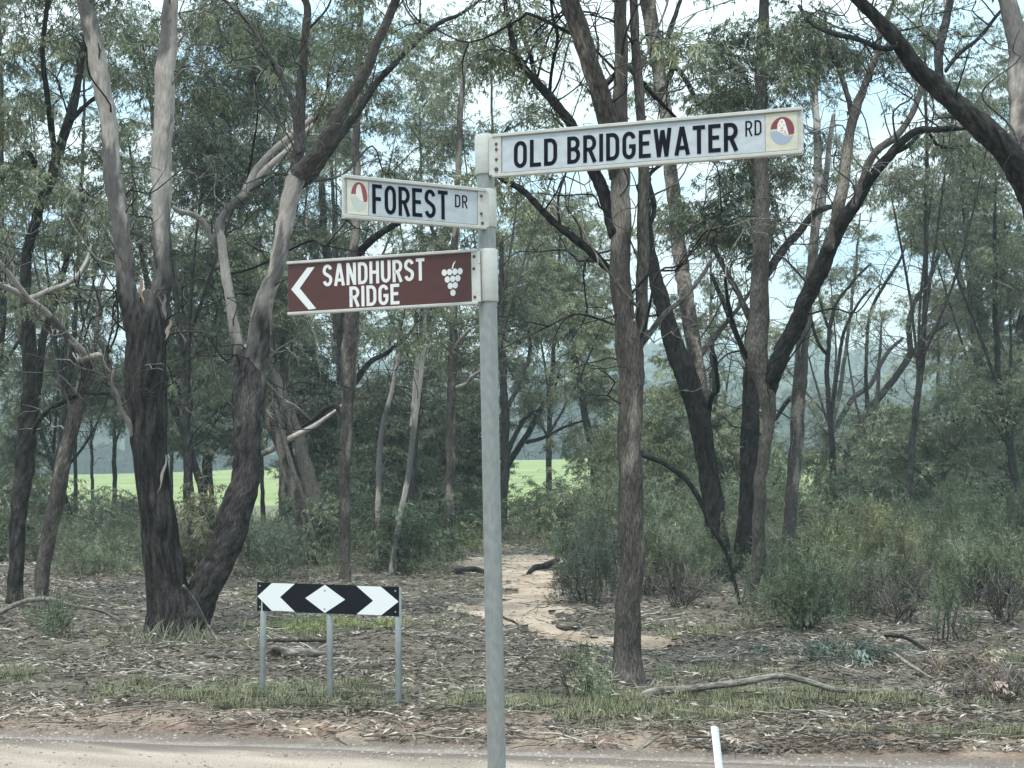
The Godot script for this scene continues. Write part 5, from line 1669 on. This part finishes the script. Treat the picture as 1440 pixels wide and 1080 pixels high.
func fallen_wood() -> void:
	var t := stick("fallen_branch", "long arched bare branch lying on the verge beside the straight trunk", "branch", "fallen branches", "dead", [888, 984, 12, 0.02, 905, 976, 18, 0.03, 921, 970, 15, 0.06, 945, 970, 12, 0.06, 975, 968, 11, 0.08, 1010, 960, 10, 0.14, 1050, 954, 10, 0.18, 1095, 952, 10, 0.19, 1130, 957, 9, 0.16, 1170, 968, 8, 0.10, 1210, 973, 7, 0.06, 1250, 974, 6, 0.04, 1268, 981, 4, 0.02])
	side_stick(t, "dead", P(972, 968, gd(978)), on_ground(1010, 981), 0.018)
	side_stick(t, "dead", P(915, 968, gd(978)), P(922, 955, gd(978)), 0.02)
	side_stick(t, "grey", P(1170, 968, gd(982)), on_ground(1130, 984), 0.012)
	stick("fallen_branch", "straight grey stick lying beyond the end of the long arched branch", "branch", "fallen branches", "dead", [1242, 970, 6, 0.02, 1275, 965, 6, 0.04, 1305, 962, 5, 0.05, 1328, 964, 4, 0.02])
	stick("fallen_branch", "thin white curving stick on the litter behind the long arched branch", "branch", "fallen branches", "pale", [1224, 914, 4, 0.05, 1252, 918, 5, 0.12, 1275, 930, 5, 0.12, 1290, 942, 5, 0.08, 1308, 951, 4, 0.04, 1330, 956, 3, 0.02])
	stick("fallen_branch", "black crooked stick lying in the litter in front of the wiry shrub", "branch", "fallen branches", "dark", [1245, 892, 4, 0.05, 1270, 897, 5, 0.08, 1290, 905, 5, 0.08, 1305, 915, 6, 0.03])
	stick("fallen_branch", "dark stick sloping towards the heap of pale leaves", "branch", "fallen branches", "dark", [1320, 941, 5, 0.02, 1340, 935, 5, 0.04, 1360, 928, 4, 0.05, 1376, 922, 3, 0.05])
	stick("fallen_branch", "short black stick on the verge grass near the heap of pale leaves", "branch", "fallen branches", "dark", [1336, 979, 6, 0.02, 1350, 974, 6, 0.03, 1362, 976, 4, 0.02])
	stick("fallen_log", "short weathered log lying behind the chevron board's middle post", "log", "", "dead", [384, 908, 7, 0.14, 391, 915, 15, 0.06, 410, 917, 15, 0.05, 435, 917, 13, 0.05, 456, 917, 11, 0.04, 470, 916, 8, 0.03])
	stick("fallen_branch", "thin dark branch lying in front of the weathered log's upper side", "branch", "fallen branches", "fibre", [370, 897, 4, 0.04, 400, 902, 5, 0.06, 440, 902, 4, 0.05, 480, 903, 3, 0.03])
	stick("fallen_log", "half-buried grey log lying between the great gum and the chevron board", "log", "", "grey", [288, 924, 8, 0.04, 320, 924, 10, 0.04, 350, 925, 9, 0.03, 368, 926, 6, 0.02])
	t = stick("fallen_branch", "long crooked dead branch lying in front of the leaning brown trunk", "branch", "fallen branches", "dead", [-10, 868, 7, 0.05, 15, 855, 7, 0.16, 40, 848, 7, 0.22, 70, 845, 7, 0.26, 95, 852, 6, 0.22, 125, 857, 5, 0.18, 150, 863, 5, 0.12, 168, 872, 4, 0.05])
	side_stick(t, "dead", P(34, 850, gd(872)), on_ground(68, 866), 0.02)
	stick("fallen_branch", "short pale stick on the ground below the long crooked dead branch", "branch", "fallen branches", "dead", [18, 899, 4, 0.02, 36, 893, 5, 0.03, 52, 892, 3, 0.02])
	stick("fallen_branch", "dark fallen bough behind the leaning brown trunk", "branch", "fallen branches", "fibre", [36, 740, 8, 0.7, 55, 752, 8, 0.5, 75, 768, 7, 0.25, 96, 788, 6, 0.05])
	stick("fallen_branch", "thin straight stick leaning down from the fork of the great gum", "branch", "fallen branches", "dead", [258, 822, 4, 0.62, 275, 848, 4, 0.42, 292, 876, 4, 0.2, 308, 900, 4, 0.04, 325, 908, 3, 0.02])
	stick("fallen_branch", "dark weathered branch lying across the far end of the sandy path", "branch", "fallen branches", "dark", [742, 806, 5, 0.04, 752, 799, 8, 0.08, 764, 796, 9, 0.1, 776, 791, 8, 0.12, 786, 784, 5, 0.2])
	stick("fallen_branch", "black stick lying on the sand beside the steel pole", "branch", "fallen branches", "dark", [706, 868, 3, 0.01, 714, 870, 5, 0.02, 722, 874, 5, 0.02, 727, 877, 3, 0.01])
	stick("fallen_branch", "reddish eroded root at the bend of the sandy path", "branch", "fallen branches", "fibre", [784, 882, 6, 0.02, 794, 886, 9, 0.03, 806, 887, 8, 0.03, 814, 884, 6, 0.03, 822, 878, 4, 0.06])
	stick("fallen_branch", "dark log at the head of the sandy path beside the knotty trunk", "branch", "fallen branches", "fibre", [640, 806, 9, 0.04, 655, 801, 9, 0.06, 668, 800, 8, 0.06, 680, 804, 6, 0.04])
	# the bent dead limb in front of the dark leaning trunk
	var pts := PackedVector3Array()
	var rad := PackedFloat32Array()
	for q in [[896, 628, 6], [905, 640, 8], [935, 652, 8], [965, 675, 8], [985, 705, 8], [1000, 740, 7], [1020, 775, 6], [1033, 818, 5], [1040, 850, 4]]:
		pts.append(P(q[0], q[1], 20.2))
		rad.append(q[2] * 0.5 * 20.5 / FOCAL)
	var foot := pts[pts.size() - 1]
	t = thing("bent_branch", "curved black dead limb arching down from the straight trunk to the ground", "branch", foot)
	var sp := spline(pts, rad, 0.08)
	var b := Buf.new()
	tube(b, sp[0], sp[1], 8, "dark", 0.0, 0.1, foot)
	part("stem", b.mesh(), M.bark, t)
	# a fallen leafy bough, and a heap of pale dead leaves
	var spots := [["leafy_bough", "fallen bough with drying grey leaves near the dark green bush", "branch", 1178, 932, 0.55, 0.34, 70, Color(0.115, 0.145, 0.120)], ["leaf_heap", "heap of pale and brown dead leaves at the frame edge on the verge", "dead leaves", 1412, 984, 0.50, 0.32, 60, Color(0.17, 0.14, 0.12)], ["leafy_bough", "low dead bough with brown leaves behind the heap of pale leaves", "branch", 1330, 946, 0.5, 0.2, 36, Color(0.17, 0.135, 0.11)]]
	for q in spots:
		var p := on_ground(q[3], q[4])
		t = thing(q[0], q[1], q[2], p)
		var stems := Buf.new()
		var where := []
		var tints := PackedColorArray()
		for k in 9:
			var e := Vector3(rnd(-1, 1) * q[5], rnd(0.3, 1.0) * q[6], rnd(-0.8, 0.8) * q[5])
			tube(stems, wander(Vector3(rnd(-0.1, 0.1), 0, 0), e, 0.1, 4), PackedFloat32Array([0.012, 0.010, 0.007, 0.005, 0.003]), 5, "dead")
		part("stems", stems.mesh(), M.bark, t).set_meta("kind", "stuff")
		for k in q[7]:
			var o: Vector3 = Vector3(rnd(-1, 1), 0, rnd(-1, 1) * 0.7) * q[5]
			o.y = q[6] * R.randf() * (1.0 - 0.6 * absf(o.x) / q[5]) + 0.03
			where.append(Transform3D(Basis(Vector3.UP, rnd(0, TAU)) * Basis(Vector3.RIGHT, rnd(-0.6, 0.9)).scaled(Vector3.ONE * 0.75), o))
			tints.append(leaf_tint(q[8]) * (2.4 if k % 7 == 0 else 0.8))
		scatter("leaves", sprays[1], M.leaf, where, tints, t).set_meta("kind", "stuff")


# ------------------------------------------------------------------ small things on the ground
func on_sand(x: float, z: float) -> bool:
	return Geometry2D.is_point_in_polygon(Vector2(x, z), sand_outline)


func litter() -> void:
	var stick_m := Buf.new()
	tube(stick_m, PackedVector3Array([Vector3(-0.5, 0, 0), Vector3(-0.2, 0.03, 0.05), Vector3(0.15, 0.01, -0.03), Vector3(0.5, 0.04, 0.04)]), PackedFloat32Array([0.020, 0.022, 0.017, 0.008]), 5, "none")
	for i in stick_m.c.size():
		stick_m.c[i] = Color.WHITE
	var curl := Buf.new()          # a curled strip of bark
	for i in 7:
		var t := i / 6.0
		var p := Vector3(t - 0.5, 0.16 * sin(t * 4.0) * t, 0.12 * sin(t * 5.0))
		curl.vert(p + Vector3(0, 0.035, -0.045)); curl.vert(p + Vector3(0, 0.0, 0.0)); curl.vert(p + Vector3(0, 0.045, 0.045))
	for i in 6:
		for k in 2:
			curl.quad(i * 3 + k, i * 3 + k + 1, i * 3 + k + 4, i * 3 + k + 3)
	var dead_leaf := Buf.new()     # fallen leaves, curved, three together
	for k in 3:
		var o := Vector3(rnd(-0.12, 0.12), 0.01 + 0.01 * k, rnd(-0.12, 0.12))
		var a := rnd(0, TAU)
		var dir := Vector3(cos(a), rnd(-0.1, 0.5), sin(a)).normalized()
		leaf(dead_leaf, o, dir, rnd(0.06, 0.10), rnd(0.014, 0.022))
	var tuft := Buf.new()
	for k in 22:
		var a := rnd(0, TAU)
		var o := Vector3(rnd(-0.06, 0.06), 0, rnd(-0.06, 0.06))
		var tip := o + Vector3(cos(a) * rnd(0.03, 0.12), rnd(0.06, 0.17), sin(a) * rnd(0.03, 0.12))
		var w := Vector3(-sin(a), 0, cos(a)) * 0.0026
		var i := tuft.vert(o + w); tuft.vert(o - w); tuft.vert(o.lerp(tip, 0.6) + w * 0.8 + Vector3(0, 0.015, 0)); tuft.vert(o.lerp(tip, 0.6) - w * 0.8 + Vector3(0, 0.015, 0)); tuft.vert(tip)
		tuft.ix.append_array(PackedInt32Array([i, i + 1, i + 3, i, i + 3, i + 2, i + 2, i + 3, i + 4]))

	var sw := []; var sc := PackedColorArray()
	var cw := []; var cc := PackedColorArray()
	var lw := []; var lc := PackedColorArray()
	var gw := []; var gc := PackedColorArray()
	for k in 150000:
		var d := 9.3 + 34.0 * pow(R.randf(), 2.0)
		var x := rnd(-1, 1) * (1.6 + d * 0.44)
		var z := -d
		var e := d - road_edge(x)
		if e < 0.3:
			continue
		var clump := N1.get_noise_2d(x * 9.0, z * 9.0)
		var verge := 1.0 - smoothstep(0.7, 1.5, e + 0.5 * clump)      # bare dirt by the road
		if verge > 0.5 and R.randf() < 0.45:
			continue
		if on_sand(x, z) and R.randf() < 0.82 - 0.6 * clump:
			continue
		var drift := N1.get_noise_2d(x * 16.0 + 5.0, z * 22.0) + 0.5 * N2.get_noise_2d(x * 10.0, z * 14.0)
		if R.randf() > 0.68 + 1.2 * drift:
			continue
		var grassy := smoothstep(-0.1, 0.25, N1.get_noise_2d(x * 3.0 + 70.0, z * 6.0) + 0.42 * (1.0 - smoothstep(2.2, 3.6, e)) - 0.12)
		if k % 3 and R.randf() < grassy * 0.5:
			continue
		var y := ground_h(x, z)
		var s := 0.7 + 0.02 * d
		var kind := k % 10
		var tone := clampf(R.randf() + 0.55 * N1.get_noise_2d(x * 7.0 + 11.0, z * 12.0), 0.0, 1.0)
		var col := cm(Color(0.030, 0.026, 0.022), Color(0.255, 0.222, 0.178), pow(tone, 1.7))
		if tone > 0.88:
			col = Color(0.40, 0.365, 0.315) * rnd(0.75, 1.15)
		if kind < 5:
			var l := (0.09 + 0.50 * pow(R.randf(), 2.6)) * s
			var th := l * rnd(0.25, 0.6)
			sw.append(Transform3D((Basis(Vector3.UP, rnd(0, TAU)) * Basis(Vector3.FORWARD, rnd(-0.22, 0.22)) * Basis(Vector3.RIGHT, rnd(0, TAU))).scaled_local(Vector3(l, th, th)), Vector3(x, y + 0.012 + 0.05 * R.randf() * R.randf(), z)))
			sc.append(col)
		elif kind < 6:
			var l := (0.06 + 0.22 * pow(R.randf(), 2.0)) * s
			cw.append(Transform3D((Basis(Vector3.UP, rnd(0, TAU)) * Basis(Vector3.FORWARD, rnd(-0.3, 0.5)) * Basis(Vector3.RIGHT, rnd(-0.8, 0.8))).scaled_local(Vector3(l, l * 0.8, l * 0.6)), Vector3(x, y + 0.01, z)))
			cc.append(cm(col, Color(0.36, 0.30, 0.25), 0.3))
		else:
			lw.append(Transform3D((Basis(Vector3.UP, rnd(0, TAU)) * Basis(Vector3.RIGHT, rnd(-0.4, 0.4))).scaled(Vector3.ONE * s * rnd(0.7, 1.25)), Vector3(x, y + 0.004, z)))
			lc.append(cm(col, Color(0.22, 0.155, 0.115), R.randf() * 0.4))
	for k in 100000:
		var d := 9.6 + 40.0 * pow(R.randf(), 2.2)
		var x := rnd(-1, 1) * (1.6 + d * 0.44)
		var z := -d
		var e := d - road_edge(x)
		if e < 0.9 or on_sand(x, z):
			continue
		var g := N1.get_noise_2d(x * 3.0 + 70.0, z * 6.0) + 0.30 * smoothstep(1.0, 1.7, e) * (1.0 - smoothstep(2.4, 4.2, e)) + 0.25 * N2.get_noise_2d(x * 5.0, z * 5.0) - 0.12
		var lush := exp(-pow((x + 2.15) / 0.75, 2.0) - pow((z + 17.3) / 0.8, 2.0))
		g += lush * 1.2
		if g < 0.12 + 0.48 * R.randf():
			continue
		var s := (0.55 + 0.02 * d) * rnd(0.6, 1.25)
		gw.append(Transform3D(Basis(Vector3.UP, rnd(0, TAU)).scaled(Vector3(s, s * rnd(0.35, 0.85), s)), Vector3(x, ground_h(x, z) - 0.008, z)))
		var c := cm(Color(0.095, 0.115, 0.058), Color(0.225, 0.215, 0.130), R.randf())
		if lush > 0.2:
			c = cm(c, Color(0.21, 0.255, 0.085), 0.7)
		gc.append(c * rnd(0.75, 1.2))
	# the low scrub that fills the ground between the bushes
	var low_w := []; var low_c := PackedColorArray()
	var lw2 := []; var lc2 := PackedColorArray()
	for k in 26000:
		var d := 17.5 + 34.0 * R.randf()
		var x := rnd(-1, 1) * (1.6 + d * 0.42)
		var z := -d
		if on_sand(x, z) or on_sand(x, z - 0.6):
			continue
		var want := N1.get_noise_2d(x * 4.0 + 20.0, z * 4.0) + 0.55 * smoothstep(19.0, 30.0, d) + 0.38 * smoothstep(1.8, 4.5, x) * smoothstep(19.0, 24.0, d) - 0.25
		if absf(x - 0.1 * (d - 20.0) * 0.1) < 1.2 and d < 38.0:
			want -= 0.5
		if want < 0.25 + 0.5 * R.randf():
			continue
		var s := rnd(0.7, 1.3) * (1.0 + 0.012 * d) * clampf(0.4 + want, 0.5, 1.2)
		var t := Transform3D((Basis(Vector3.UP, rnd(0, TAU)) * Basis(Vector3.RIGHT, rnd(-0.6, 0.6))).scaled(Vector3(s, s, s)), Vector3(x, ground_h(x, z) - 0.05 + 0.35 * R.randf() * R.randf() * want, z))
		var c := cm(Color(0.095, 0.115, 0.075), Color(0.190, 0.180, 0.125), R.randf() * 0.8 + 0.6 * N2.get_noise_2d(x * 2.0, z * 2.0)) * rnd(0.8, 1.2)
		if k % 3:
			low_w.append(t)
			low_c.append(c)
		else:
			lw2.append(t)
			lc2.append(c)
	var lo := scatter("low_scrub", needles[0], M.leaf, low_w, low_c)
	lo.set_meta("kind", "stuff")
	tag(lo, "low wiry grey-green scrub filling the ground between the bushes", "scrub")
	lo = scatter("leafy_ground_cover", sprays[0], M.leaf, lw2, lc2)
	lo.set_meta("kind", "stuff")
	tag(lo, "low leafy suckers growing among the wiry scrub", "scrub")
	for q in [["stick_litter", stick_m, sw, sc, "short sticks and twigs strewn under the trees", "sticks"], ["bark_litter", curl, cw, cc, "curled strips of shed bark strewn over the ground", "bark"], ["fallen_leaves", dead_leaf, lw, lc, "dry fallen leaves covering the woodland floor", "fallen leaves"], ["grass", tuft, gw, gc, "short grey-green grass along the verge and under the trees", "grass"]]:
		var o := scatter(q[0], q[1].mesh(), M.dry, q[2], q[3])
		o.set_meta("kind", "stuff")
		tag(o, q[4], q[5])
